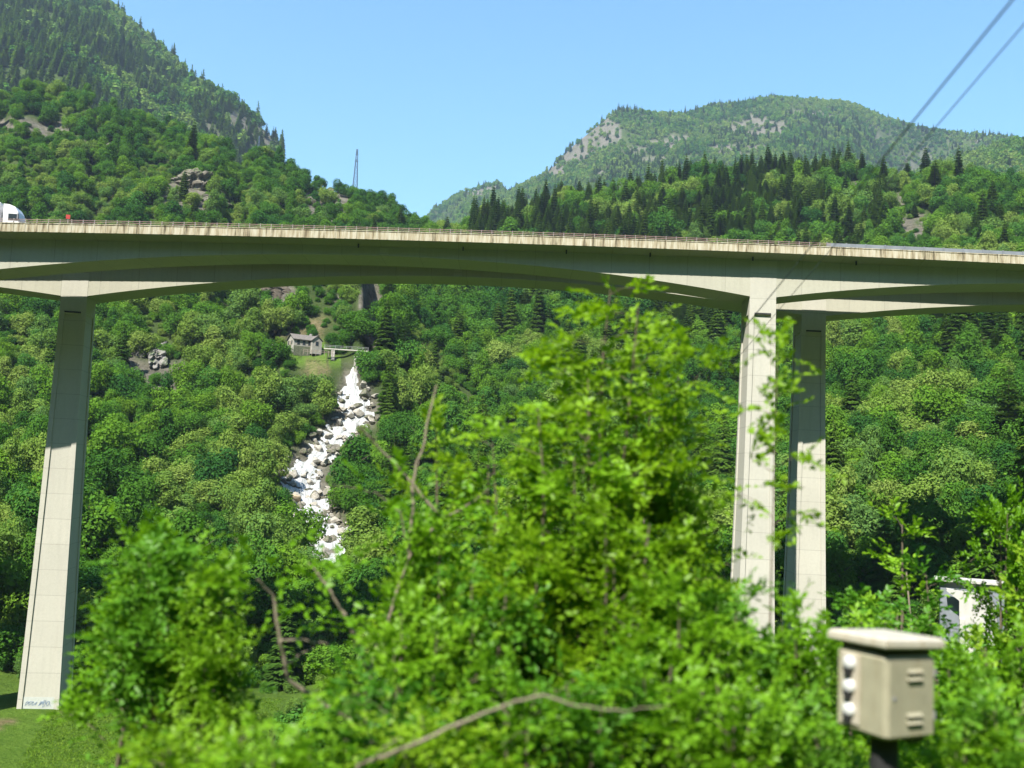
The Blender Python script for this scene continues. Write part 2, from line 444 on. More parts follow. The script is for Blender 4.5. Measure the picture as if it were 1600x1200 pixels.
def build_heights():
    caz = np.array([math.degrees(math.atan((c[0] - 800) / F)) for c in COLS])
    prof = np.array([np.interp(np.log(RR), np.log(c[1]), c[2]) for c in COLS])     # columns x r
    out = np.empty((len(AZ), len(RR)))
    for j in range(len(RR)):
        out[:, j] = np.interp(AZ, caz, prof[:, j])
    # soften along the slope and across it
    k = np.array([1, 2, 1.]) / 4
    for _ in range(2):
        out[:, 1:-1] = k[0] * out[:, :-2] + k[1] * out[:, 1:-1] + k[2] * out[:, 2:]
    inner = (np.abs(AZ) <= 41.5)
    idx = np.nonzero(inner)[0]
    for _ in range(5):
        a = out[idx]
        a[1:-1] = .25 * a[:-2] + .5 * a[1:-1] + .25 * a[2:]
        out[idx] = a
    # behind the train an unseen mountainside rises, added to hold back sky light
    flat = np.clip((np.abs(AZ) - 50) / 35, 0, 1)[:, None]
    out = out * (1 - flat) + np.interp(RR, [0, 14, 40, 300, 1100, 2500, 5200], [-2.7, -2.7, 6, 190, 760, 1000, 700])[None, :] * flat
    az = np.radians(AZ)[:, None]
    X, Y = np.sin(az) * RR[None], np.cos(az) * RR[None]
    amp = np.interp(RR, [0, 30, 140, 175, 300, 700, 2500, 5000], [0, .25, .3, 1.2, 5, 9, 38, 50])[None]
    wl = 55.0
    n1 = fbm(X / wl, Y / wl, 3, 4) - .5
    wl2 = 260.0
    n2 = fbm(X / wl2, Y / wl2, 9, 4) - .5
    far = sstep(900, 1500, RR)[None]
    gul = (np.abs(vnoise(AZ * 0.62 + 40, AZ * 0, 13) - .5) * 2)[:, None]
    out = out - np.interp(RR, [0, 300, 430, 640, 760, 900], [0, 0, 16, 14, 0, 0])[None] * (1 - sstep(0, .42, gul)) * sstep(12.5, 15, -AZ)[:, None]
    out = out + amp * (n1 * (1 - far) + n2 * far)
    return out, X, Y
H, GX, GY = build_heights()

def ground(x, y):
    x, y = np.asarray(x, float), np.asarray(y, float)
    az = np.degrees(np.arctan2(x, y))
    r_ = np.hypot(x, y)
    fi = np.interp(az, AZ, np.arange(len(AZ)))
    fj = np.interp(np.log(np.maximum(r_, 1.5)), np.log(RR), np.arange(len(RR)))
    i = np.clip(fi.astype(int), 0, len(AZ) - 2); j = np.clip(fj.astype(int), 0, len(RR) - 2)
    a, b = fi - i, fj - j
    return (H[i, j] * (1 - a) + H[i + 1, j] * a) * (1 - b) + (H[i, j + 1] * (1 - a) + H[i + 1, j + 1] * a) * b

# the torrent's course: (pixel, pixel, distance, half width in metres)
TORRENT_PX = [(551, 556, 340, 2.2), (550, 580, 336, 2.6), (556, 600, 328, 5.4), (562, 622, 321, 6.6), (540, 645, 314, 5.4), (512, 668, 306, 4.6), (492, 695, 298, 5.0), (472, 722, 291, 5.6),
              (474, 752, 282, 6.6), (482, 785, 273, 5.0), (494, 815, 264, 5.2), (508, 845, 253, 6.4), (520, 872, 242, 6.0), (528, 900, 228, 5.0)]
TORRENT = []
for px, py, r_, w in TORRENT_PX:
    p = at(px, py, r_)
    TORRENT.append((p[0], p[1], w))
TORRENT = np.array(TORRENT)
def torrent_dist(x, y):
    """distance to the torrent's middle line, divided by its half width there"""
    best = np.full(np.shape(x), 1e9)
    for (x0, y0, w0), (x1, y1, w1) in zip(TORRENT[:-1], TORRENT[1:]):
        dx, dy = x1 - x0, y1 - y0
        t = np.clip(((x - x0) * dx + (y - y0) * dy) / (dx * dx + dy * dy), 0, 1)
        d = np.hypot(x - x0 - t * dx, y - y0 - t * dy) / (w0 + (w1 - w0) * t)
        best = np.minimum(best, d)
    return best
# lay the bed into the slope
td = torrent_dist(GX, GY)
H -= 2.2 * (1 - sstep(.6, 1.7, td))

# places where bare rock shows: (x, y, rx, ry of its view from the railway, nearest, farthest, strength)
ROCKS = [(245, 590, 62, 34, 290, 430, 1.25), (215, 572, 30, 24, 290, 430, 1.2), (300, 312, 52, 34, 440, 680, 1.4), (508, 322, 40, 36, 470, 680, 1.5), (432, 462, 42, 26, 330, 470, 1.3),
         (580, 490, 22, 60, 343, 475, 1.6), (60, 198, 85, 16, 480, 740, 1.15), (140, 228, 46, 12, 480, 740, 1.1), (325, 195, 110, 24, 1250, 1900, .8), (418, 222, 26, 26, 1350, 1800, 1.3),
         (930, 205, 48, 34, 1900, 2900, 1.1), (895, 235, 40, 22, 1900, 2900, 1.1), (1050, 222, 36, 14, 1900, 2900, .95), (1180, 200, 52, 16, 1900, 2900, 1), (1160, 235, 60, 14, 1800, 2900, .9),
         (745, 297, 40, 13, 2100, 3400, 1), (860, 265, 30, 12, 1900, 2900, 1), (1300, 205, 30, 10, 1900, 3000, .8), (1440, 352, 36, 22, 430, 680, 1.0), (1400, 320, 14, 30, 430, 680, .9),
         (1557, 508, 10, 24, 300, 520, 1.1), (1541, 575, 8, 14, 280, 480, 1), (1342, 280, 8, 30, 500, 760, .9), (1040, 325, 14, 30, 500, 760, .5), (525, 470, 18, 30, 350, 460, .7), (408, 508, 26, 14, 330, 400, .9),
         (350, 290, 30, 20, 500, 700, .6), (615, 555, 26, 18, 330, 400, .8), (530, 668, 8, 16, 290, 330, 1)]
def rock_mask(x, y, z):
    px, py, w = project(np.stack([x, y, z], -1))
    r_ = np.hypot(x, y)
    far = sstep(900, 1400, r_)
    n = (fbm(x / 14, y / 14, 31, 3) * (1 - far) + fbm(x / 70, y / 70, 37, 3) * far)
    m = np.zeros(np.shape(x))
    for cx, cy, rx, ry, r0, r1, s in ROCKS:
        e = ((px - cx) / rx) ** 2 + ((py - cy) / ry) ** 2
        m = np.maximum(m, s * (1 - sstep(.35, 1.6, e)) * ((r_ > r0) & (r_ < r1)))
    n2 = fbm(x / 4.5, y / 4.5, 33, 2) * (1 - far) + fbm(x / 24, y / 24, 39, 3) * far
    m = sstep(.56, .68, m * .52 + n * .42 + (n2 - .5) * .55)
    bits = sstep(.66, .74, fbm(x / 90, y / 40, 51, 4)) * far * (r_ > 1300)
    return np.maximum(m, bits * .8)
def clear_mask(x, y, z):
    """grass: the meadow by the tall leg, the lawn and bare bank below the little house"""
    px, py, w = project(np.stack([x, y, z], -1))
    r_ = np.hypot(x, y)
    mead = (r_ > 60) & (r_ < 146 + 6 * (fbm(x / 9, y / 9, 5, 2) - .5)) & (px < 430 + 40 * (fbm(x / 12, y / 12, 8, 2) - .5))
    e = ((px - 478) / 62) ** 2 + ((py - 560) / 34) ** 2
    lawn = (e + 2.4 * (fbm(x / 3.2, y / 3.2, 15, 3) - .5) < .42) & (r_ > 328) & (r_ < 362)
    return mead, lawn

def build_terrain():
    nA, nR = H.shape
    V = np.stack([GX, GY, H], -1).reshape(-1, 3)
    i, j = np.meshgrid(np.arange(nA - 1), np.arange(nR - 1), indexing='ij')
    a = (i * nR + j).ravel()
    Fq = np.stack([a, a + 1, a + nR + 1, a + nR], -1)[:, ::-1]
    m, nt, out = new_mat('mountain_ground')
    g = NG(nt)
    tc = g.n('ShaderNodeTexCoord').outputs['Object']
    att = g.n('ShaderNodeAttribute', attribute_name='cover')
    sp = g.n('ShaderNodeSeparateColor'); g.l(att.outputs['Color'], sp.inputs[0])
    nf = g.noise(tc, .35, 6, .6)
    nm = g.noise(tc, .06, 5, .6)
    forest = g.mix(.5, g.ramp(nf, [(.3, (.020, .034, .012)), (.7, (.060, .085, .026))]), g.ramp(nm, [(.35, (.030, .050, .014)), (.65, (.075, .105, .032))]))
    gr = g.mix(.5, g.ramp(nf, [(.3, (.060, .125, .016)), (.7, (.105, .185, .026))]), g.ramp(g.noise(tc, 2.5, 4), [(.3, (.050, .105, .014)), (.7, (.125, .190, .034))]))
    rk1 = g.noise(g.mapping(tc, (.06, .06, .34)), 1.0, 8, .75)
    rk2 = g.noise(tc, .3, 8, .75)
    rock = g.mix(.5, g.ramp(rk1, [(.36, (.035, .032, .024)), (.5, (.105, .094, .072)), (.66, (.20, .178, .14))]), g.ramp(rk2, [(.36, (.045, .05, .028)), (.64, (.21, .195, .16))]))
    sand = g.ramp(g.noise(tc, .8, 6, .7), [(.36, (.07, .085, .03)), (.5, (.17, .13, .075)), (.66, (.25, .195, .12))])
    c = g.mix(sp.outputs[1], forest, gr)
    c = g.mix(sp.outputs[2], c, sand)
    c = g.mix(sp.outputs[0], c, rock)
    b = g.n('ShaderNodeBsdfDiffuse')
    g.l(c, b.inputs['Color'])
    g.l(g.bump(rk2, .9, 2.0), b.inputs['Normal'])
    g.l(b.outputs[0], out.inputs['Surface'])
    me = np_mesh('terrain', V, Fq, m)
    x, y, z = V.T
    rock_ = rock_mask(x, y, z)
    mead, lawn = clear_mask(x, y, z)
    px, py, w = project(V)
    r_ = np.hypot(x, y)
    grass = np.where(mead | lawn | (r_ < 12), 1.0, np.where((r_ < 172) & (r_ > 60), .75, 0.0))
    sn = 30 * (fbm(x / 5, y / 5, 77, 3) - .5)
    sandm = (1 - sstep(-8, 10, px + sn - 105 + (py - 1085) * 2.0)) * ((py > 1060) & (r_ > 100) & (r_ < 141) & (w > 0)) * .9
    e = ((px - 495) / 28) ** 2 + ((py - 578) / 22) ** 2 + 1.6 * (fbm(x / 3, y / 3, 78, 3) - .5)
    sandm = np.maximum(sandm, (1 - sstep(.3, 1.1, e)) * ((r_ > 328) & (r_ < 362)) * .6)
    e = ((px - 470) / 60) ** 2 + ((py - 512) / 18) ** 2 + 1.8 * (fbm(x / 4, y / 4, 79, 3) - .5)
    sandm = np.maximum(sandm, (1 - sstep(.3, 1.0, e)) * ((r_ > 350) & (r_ < 385)) * .7)
    bed = 1 - sstep(.9, 1.5, torrent_dist(x, y))
    rock_ = np.maximum(rock_, bed)
    colr = np.stack([rock_, grass, sandm, np.ones_like(x)], -1).astype(np.float32)
    a_ = me.color_attributes.new('cover', 'FLOAT_COLOR', 'POINT')
    a_.data.foreach_set('color', colr.ravel())
    me.polygons.foreach_set('use_smooth', [True] * len(me.polygons))
    tag(link('terrain', me), 'wooded mountainsides and valley floor with bare rock showing through', kind='structure')
build_terrain()

# ------------------------------------------------------------------ the two viaducts
XC = 25.0
def path(X, off):
    """front edge of the near deck at X; off metres further back along the normal -> point, normal, tangent"""
    def base(x):
        if x < -90: s = -(-90 - XC) / 550; return 124 - (-90 - XC) ** 2 / 1100 + (x + 90) * s, s
        if x > 110: s = -(110 - XC) / 550; return 124 - (110 - XC) ** 2 / 1100 + (x - 110) * s, s
        return 124 - (x - XC) ** 2 / 1100, -(x - XC) / 550
    y, s = base(X)
    t = np.array([1, s]) / math.hypot(1, s)
    n = np.array([-t[1], t[0]])
    return np.array([X, y]) + n * off, n, t
def top(X):
    if X < -90: return 30 - .000345 * 125 ** 2 + (X + 90) * .086
    if X > 110: return 30 - .000345 * 75 ** 2 - (X - 110) * .052
    return 30 - .000345 * (X - 35) ** 2
WEB0, WEB1, WID = 1.98, 8.18, 10.6

def viaduct(off, piers, hinge, label, group, rail_from, rail_to, far=False):
    p0, n0, t0 = path(piers[2], off)
    org = (p0[0], p0[1], float(ground(p0[0], p0[1])))
    root = thing('viaduct', label, 'bridge', org, group)
    def depth(X):
        k = max(0, min(len(piers) - 2, int(np.searchsorted(piers, X)) - 1))
        t = (X - piers[k]) / (piers[k + 1] - piers[k])
        u = min(1.0, abs(t - .5) * 2)
        return 2.62 + 3.95 * u ** 2.05
    Xs = np.arange(-175, 190.01, 1.3)
    def sec(X, pts):
        res = []
        for n_, z in pts:
            p, _, _ = path(X, off + n_)
            res.append((p[0], p[1], top(X) + z))
        return res
    # parapets: fascia with ribs at every joint
    for side in (0, 1):
        mb = MB()
        a0, a1 = (0.0, .28) if side == 0 else (WID - .28, WID)
        mb.loft([sec(X, [(a0, 0), (a1, 0), (a1, -1.0), (a0, -1.0)]) for X in Xs])
        f = -.035 if side == 0 else WID + .035
        g_ = .05 if side == 0 else WID - .05
        for X in Xs[1::1]:
            mb.loft([sec(X + d, [(f, -.02), (g_, -.02), (g_, -.98), (f, -.98)]) for d in (-.09, .09)])
        f0, f1 = (-.06, .34) if side == 0 else (WID - .34, WID + .06)
        mb.loft([sec(X, [(f0, .10), (f1, .10), (f1, .003), (f0, .003)]) for X in Xs])
        part('parapet', mb, M['parapet'], root, org)
    mb = MB().loft([sec(X, [(.29, -.82), (WID - .29, -.82), (WID - .29, -1.02), (WID - .1, -1.02), (WEB1 + .1, -1.5), (WEB0 - .1, -1.5), (.1, -1.02), (.29, -1.02)]) for X in Xs])
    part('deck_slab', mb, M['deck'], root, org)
    mb = MB().loft([sec(X, [(.6, -.80), (WID - .6, -.80), (WID - .6, -.812), (.6, -.812)]) for X in Xs])
    part('carriageway', mb, M['asphalt'], root, org)
    mb = MB().loft([sec(X, [(WEB0, -1.44), (WEB1, -1.44), (WEB1, -depth(X)), (WEB0, -depth(X))]) for X in Xs])
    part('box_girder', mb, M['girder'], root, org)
    # hinge block at mid span
    xm = hinge
    mb = MB().loft([sec(xm + d, [(WEB0 - .14, -1.6), (WEB0 + .05, -1.6), (WEB0 + .05, -2.55), (WEB0 - .14, -2.55)]) for d in (-.55, .55)])
    part('hinge_block', mb, M['concrete'], root, org)
    if not far:
        for k in range(6):
            mb = MB()
            X = -20 + k * 12.3 + (k % 3) * .8
            mb.loft([sec(X + d, [(WEB0 - .9, -1.36), (WEB0 - .7, -1.38), (WEB0 - .7, -1.85), (WEB0 - .9, -1.85)]) for d in (-.08, .08)])
            part('drain_spout', mb, M['near_black'], root, org)
    # railing
    if rail_from is not None:
        mb = MB()
        xs = Xs[(Xs >= rail_from) & (Xs <= rail_to)]
        for z0 in (.30, .52):
            mb.loft([sec(X, [(.12, z0 + .05), (.17, z0 + .05), (.17, z0), (.12, z0)]) for X in xs])
        rl = part('railing', mb, M['rail'], root, org)
        pm = MB().box((-.045, -.045, 0), (.045, .045, .56)).mesh('post', M['galv'])
        for X in xs:
            p, _, t = path(X, off + .20)
            o = link('post', pm, rl, (p[0] - org[0], p[1] - org[1], top(X) + .09 - org[2]))
            o.rotation_euler.z = math.atan2(t[1], t[0])
    # piers
    for k, xp in enumerate(piers):
        p, n, t = path(xp, off + WEB0 - .035 + 2.3)
        zt = top(xp) - depth(xp)
        zb = min(float(ground(p[0] + a, p[1] + b)) for a in (-4, 4) for b in (-4, 4)) - 1.0
        hgt = 62.0
        def ring(z):
            u = float(np.clip((zt - z) / hgt, 0, 1.2))
            w = (3.35 + 1.0 * u + 1.25 * u * u) / 2
            d = (4.6 + 1.0 * u + .7 * u * u) / 2
            rec = .17 if z < zt - 2.1 else 0.0
            rb = .62
            loc = [(-w, -d), (-w + rb, -d), (-w + rb, -d + rec), (w - rb, -d + rec), (w - rb, -d), (w, -d), (w, -d + rb), (w - rec, -d + rb), (w - rec, d - rb), (w, d - rb),
                   (w, d), (w - rb, d), (w - rb, d - rec), (-w + rb, d - rec), (-w + rb, d), (-w, d), (-w, d - rb), (-w + rec, d - rb), (-w + rec, -d + rb), (-w, -d + rb)]
            return [(p[0] + a * t[0] + b * n[0], p[1] + a * t[1] + b * n[1], z) for a, b in loc]
        zs = [top(xp) - 1.62, zt, zt - 2.05, zt - 2.15] + list(np.linspace(zt - 5, zb, 22))
        mb = MB().loft([ring(z) for z in zs][::-1])
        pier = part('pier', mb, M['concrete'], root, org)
        q = MB()
        Tq = lambda v: (p[0] + v[0] * t[0] + v[1] * n[0], p[1] + v[0] * t[1] + v[1] * n[1], v[2])
        q.box((-1.05, -2.40, zt - 2.04), (1.05, -2.28, zt - 1.84), T=Tq)  # dark strip painting in the shade below the recess's top edge
        part('recess_shade', q, M['near_black'], pier, org)
        if far and k == 1:
            zg = float(ground(p[0], p[1] - 4)) - .2
            def fw(z):
                u = (zt - z) / hgt
                return (3.35 + 1.0 * u + 1.25 * u * u) / 2, (4.6 + 1.0 * u + .7 * u * u) / 2
            w, d = fw(zg + 1)
            q = MB().box((-w + .66, -d + .135, zg), (w - .66, -d + .166, zg + 1.7), T=lambda v: (p[0] + v[0] * t[0] + v[1] * n[0], p[1] + v[0] * t[1] + v[1] * n[1], v[2]))
            part('paint_band', q, M['paint_patch'], pier, org)
            q = MB()
            rg = random.Random(4)
            x = -w + .85
            for gi in range(7):                                   # scrawled tags
                if gi == 3: x += .25; continue
                hh = rg.uniform(.45, .8) if gi != 5 else 1.0
                pts = []
                for s_ in range(9):
                    a = s_ / 8 * math.pi * rg.uniform(1.6, 2.6) + gi
                    pts.append((x + .26 + .26 * math.cos(a) + s_ * .02, zg + .62 + .5 * hh * math.sin(a * 1.3) + .25))
                q.tube([Tq((a, -d + .132, b)) for a, b in pts], .04, 5)
                x += .46
            part('graffiti', q, M['graffiti'], pier, org)
    return root, depth

def parapet_mat():
    m, nt, out = new_mat('weathered_parapet')
    g = NG(nt)
    tc = g.n('ShaderNodeTexCoord').outputs['Object']
    st = g.noise(g.mapping(tc, (1.6, 1.6, .16)), 1.5, 5, .65)
    st2 = g.noise(g.mapping(tc, (5, 5, .3)), 1.5, 3, .6)
    c = g.ramp(st, [(.36, (.10, .085, .05)), (.47, (.34, .30, .20)), (.60, (.46, .435, .34))])
    c = g.mix(g.math('MULTIPLY', g.ramp(st2, [(.45, (0, 0, 0)), (.7, (1, 1, 1))]), .5), c, (.34, .25, .15))
    b = g.n('ShaderNodeBsdfPrincipled')
    b.inputs['Roughness'].default_value = .9
    g.l(c, b.inputs['Base Color'])
    g.l(b.outputs[0], out.inputs['Surface'])
    return m
M['parapet'] = parapet_mat()

NEAR_PIERS, FAR_PIERS = [-168.0, -72.0, 31.6, 128.6], [-154.0, -57.1, 41.5, 139.0]
near_root, _ = viaduct(0.0, NEAR_PIERS, -16.8, 'nearer concrete road viaduct with railing and stained parapet, carrying the white lorry', 'twin motorway viaducts across the valley', -82, 40)
far_root, _ = viaduct(12.6, FAR_PIERS, -7.4, 'farther concrete road viaduct behind the first, its tall leg in the meadow has graffiti', 'twin motorway viaducts across the valley', None, None, far=True)

# grey noise barrier along the farther deck
mb = MB()
org = tuple(far_root.location)
xs = np.arange(42.6, 190, 2.6)
rings = []
for X in xs:
    a, n_, t_ = path(X, 12.6 + .32)
    b, _, _ = path(X, 12.6 + .46)
    rings.append([(a[0], a[1], top(X) + 3.75), (b[0], b[1], top(X) + 3.75), (b[0], b[1], top(X) - .5), (a[0], a[1], top(X) - .5)])
mb.loft(rings)
for X in xs:
    a, n_, t_ = path(X, 12.6 + .22)
    b, _, _ = path(X + .16, 12.6 + .36)
    mb.box((min(a[0], b[0]), a[1], top(X) - .5), (max(a[0], b[0]), a[1] + .12, top(X) + 3.8))
part('noise_barrier', mb, M['barrier'], far_root, org)

# ------------------------------------------------------------------ white lorry on the near deck
def lorry():
    p, n, t = path(-60.7, 3.9)
    z = top(-60.7) - .86
    rz = math.atan2(t[1], t[0])
    root = thing('lorry', 'white lorry with a plain box trailer driving on the bridge deck', 'lorry', (p[0], p[1], z), rz=rz)
    root.rotation_euler = (0, -.025, rz)
    # front of the cab at x = 0, trailer behind (-x)
    cab = MB()
    prof = [(-1.95, .55), (-.05, .55), (.0, 1.2), (-.03, 1.95), (-.26, 2.95), (-.62, 3.55), (-1.3, 3.82), (-1.95, 3.86)]
    cab.loft([[(x, y, zz) for x, zz in prof] for y in (-1.22, 1.22)][::-1])
    part('cab', cab, M['white_paint'], root)
    for y0, y1 in ((-1.235, -1.224), (1.224, 1.235)):
        q = MB()
        q.add([(-1.35, y, zz) if i == 0 else (x, y, zz) for y in (y0, y1) for i, (x, zz) in enumerate([(-1.35, 1.85), (-.25, 1.85), (-.38, 2.65), (-1.35, 2.65)])],
              [(0, 1, 2, 3), (7, 6, 5, 4), (0, 4, 5, 1), (1, 5, 6, 2), (2, 6, 7, 3), (3, 7, 4, 0)])
        part('side_window', q, M['glass'], root)
    q = MB().add([(-.045, -1.1, 1.95), (-.045, 1.1, 1.95), (-.26, 1.1, 2.9), (-.26, -1.1, 2.9)], [(0, 1, 2, 3)])
    part('windscreen', q, M['glass'], root)
    for s in (-1, 1):
        q = MB().rbox((-.30, s * 1.34 - .10, 2.0), (-.14, s * 1.34 + .10, 2.7), .03)
        part('mirror', q, M['grey_paint'], root)
    q = MB().rbox((-13.2, -1.27, 1.15), (-2.3, 1.27, 4.0), .05)
    part('trailer_box', q, M['white_paint'], root)
    q = MB().box((-13.0, -.55, .8), (-.3, .55, 1.14))
    for s in (-1, 1): q.box((-9.0, s * 1.2 - .03, .5), (-4.2, s * 1.2 + .03, 1.1))
    part('chassis', q, M['grey_paint'], root)
    for x in (-1.2, -3.9, -9.9, -11.1, -12.3):
        for s in (-1, 1):
            w = MB()
            ring = lambda rr, yy: [(x + rr * math.cos(a), yy, .51 + rr * math.sin(a)) for a in np.linspace(0, 2 * math.pi, 18, endpoint=False)]
            w.loft([ring(.42, s * .92), ring(.5, s * .96), ring(.5, s * 1.2), ring(.42, s * 1.23)])
            wh = part('wheel', w, M['black'], root)
            h = MB().loft([ring(.26, s * 1.225), ring(.26, s * 1.24)])
            part('rim', h, M['galv'], wh)
lorry()

# red sign on its post at the parapet
def red_sign():
    X = -54.6
    p, n, t = path(X, .42)
    root = thing('road_sign', 'small red square sign on a grey post at the bridge parapet', 'sign', (p[0], p[1], top(X) - .8), rz=math.atan2(t[1], t[0]))
    part('post', MB().tube([(0, 0, 0), (0, 0, 1.95)], .07, 8), M['galv'], root)
    part('sign_panel', MB().rbox((-.25, -.10, 1.55), (.25, -.075, 2.06), .008), M['red'], root)
red_sign()

# ------------------------------------------------------------------ labels by place, made unique among look-alikes
ORD = ['', 'second ', 'third ', 'fourth ', 'fifth ', 'sixth ', 'seventh ', 'eighth ', 'ninth ', 'tenth ', 'eleventh ', 'twelfth ']
def order_labels(rows, first='leftmost', last='rightmost', side='left', oside='right'):
    """rows: (object, sort key, label noun phrase). Look-alikes in one place get their order within that place."""
    by = {}
    for o, k, l in rows: by.setdefault(l, []).append((k, o))
    for l, v in by.items():
        v.sort(key=lambda t: t[0])
        n = len(v)
        for i, (_, o) in enumerate(v):
            if n == 1: o['label'] = l
            elif i == 0: o['label'] = first + ' ' + l
            elif i == n - 1: o['label'] = last + ' ' + l
            elif i <= (n - 1) // 2 and i < 12: o['label'] = ORD[i].strip() + ' from ' + side + ', ' + l
            elif n - 1 - i < 12: o['label'] = ORD[n - 1 - i].strip() + ' from ' + oside + ', ' + l
            else: o['label'] = 'middle ' + l

# ------------------------------------------------------------------ torrent with its boulders
def build_torrent():
    m, nt, out = new_mat('white_water')
    g = NG(nt)
    tc = g.n('ShaderNodeTexCoord').outputs['Object']
    fl = g.n('ShaderNodeAttribute', attribute_name='flow').outputs['Vector']
    f = g.noise(g.mapping(fl, (.22, 1.1, 1)), 1.0, 6, .72)
    f2 = g.noise(g.mapping(fl, (.5, 3.4, 1)), 1.0, 6, .75)
    c = g.mix(.5, g.ramp(f, [(.40, (.10, .105, .085)), (.50, (.34, .35, .33)), (.60, (.58, .59, .59))]), g.ramp(f2, [(.38, (.12, .12, .10)), (.52, (.46, .47, .47)), (.62, (.66, .66, .67))]))
    b = g.n('ShaderNodeBsdfPrincipled')
    b.inputs['Roughness'].default_value = .35
    g.l(c, b.inputs['Base Color'])
    g.l(g.bump(f2, .8, .4), b.inputs['Normal'])
    g.l(b.outputs[0], out.inputs['Surface'])
    seg = np.hypot(*np.diff(TORRENT[:, :2], axis=0).T)
    s = np.concatenate([[0], np.cumsum(seg)])
    ss = np.arange(0, s[-1], .55)
    xs, ys, ws = (np.interp(ss, s, TORRENT[:, k]) for k in range(3))
    for _ in range(6):
        for a in (xs, ys, ws): a[1:-1] = .25 * a[:-2] + .5 * a[1:-1] + .25 * a[2:]
    tx, ty = np.gradient(xs), np.gradient(ys)
    ln = np.hypot(tx, ty); tx, ty = tx / ln, ty / ln
    W = 34
    u = np.linspace(-1, 1, W)
    el = ws * (.78 + .55 * (vnoise(ss / 6, ss * 0, 3) - .3)); er = ws * (.78 + .55 * (vnoise(ss / 6, ss * 0 + 9, 4) - .3))
    half = np.where(u[None] < 0, el[:, None], er[:, None])
    X = xs[:, None] + (-ty)[:, None] * u[None] * half
    Y = ys[:, None] + tx[:, None] * u[None] * half
    Zt = ground(X, Y) + .55 + 2.2 * (fbm(X / 2.4, Y / 2.4, 61, 4) - .5) - .5 * u[None] ** 2
    step = np.floor(ss / 5.0) * 5.0                                           # the water falls in steps
    Zt += (.9 * ((ss - step) / 5.0 - .5))[:, None]
    n0, n1 = X.shape
    i, j = np.meshgrid(np.arange(n0 - 1), np.arange(n1 - 1), indexing='ij')
    a = (i * n1 + j).ravel()
    me = np_mesh('waterfall', np.stack([X, Y, Zt], -1).reshape(-1, 3), np.stack([a, a + 1, a + n1 + 1, a + n1], -1), m)
    me.polygons.foreach_set('use_smooth', [True] * len(me.polygons))
    fa = me.attributes.new('flow', 'FLOAT_VECTOR', 'POINT')
    fa.data.foreach_set('vector', np.stack([np.repeat(ss[:, None], W, 1), u[None] * half, 0 * X], -1).astype(np.float32).ravel())
    tag(link('waterfall', me), 'white mountain torrent tumbling down the slope in steps', kind='structure')
build_torrent()

def rock_mesh(name, seed, mat, sub=3, flat=.75, rough=0.0):
    import bmesh
    bm = bmesh.new()
    bmesh.ops.create_icosphere(bm, subdivisions=sub, radius=1.0)
    rg = np.random.default_rng(seed)
    planes = rg.normal(size=(9, 3)); planes /= np.linalg.norm(planes, axis=1)[:, None]
    offs = rg.uniform(.42, .74, 9)
    for v in bm.verts:
        p = np.array(v.co)
        for pl, of in zip(planes, offs):
            d = p @ pl
            if d > of: p = p - pl * (d - of) * .97
        k = 1 + .13 * (fbm(np.array([p[0] * 2 + 9]), np.array([p[1] * 2 + p[2] * 1.7]), seed, 3)[0] - .5)
        if rough:                                                 # ledges, cracks and broken corners
            a_ = math.atan2(p[1], p[0])
            led = vnoise(np.array([p[2] * 7 + seed]), np.array([a_ * .8]), seed + 5)[0] - .5
            crk = abs(vnoise(np.array([a_ * 4.5 + seed]), np.array([p[2] * 1.6]), seed + 8)[0] - .5)
            k *= 1 + rough * (.34 * led - .30 * max(0, .16 - crk) / .16 + .9 * (fbm(np.array([p[0] * 3.1 + p[2]]), np.array([p[1] * 3.1 - p[2] * 2.3]), seed + 3, 4)[0] - .5))
        v.co = Vector(p * k * np.array([1, 1, flat]))
    me = bpy.data.meshes.new(name)
    bm.to_mesh(me); bm.free()
    me.materials.append(mat)
    return me
BOULDERS = [rock_mesh('boulder', 40 + k, M['boulder'] if k < 4 else M['crag'], flat=(.7, .8, .6, .9, .75, .65)[k]) for k in range(6)]
M['ochre'] = rock_mat('ochre_boulder_rock', (.30, .22, .13), (.52, .42, .29))
OCHRE = rock_mesh('boulder', 77, M['ochre'])

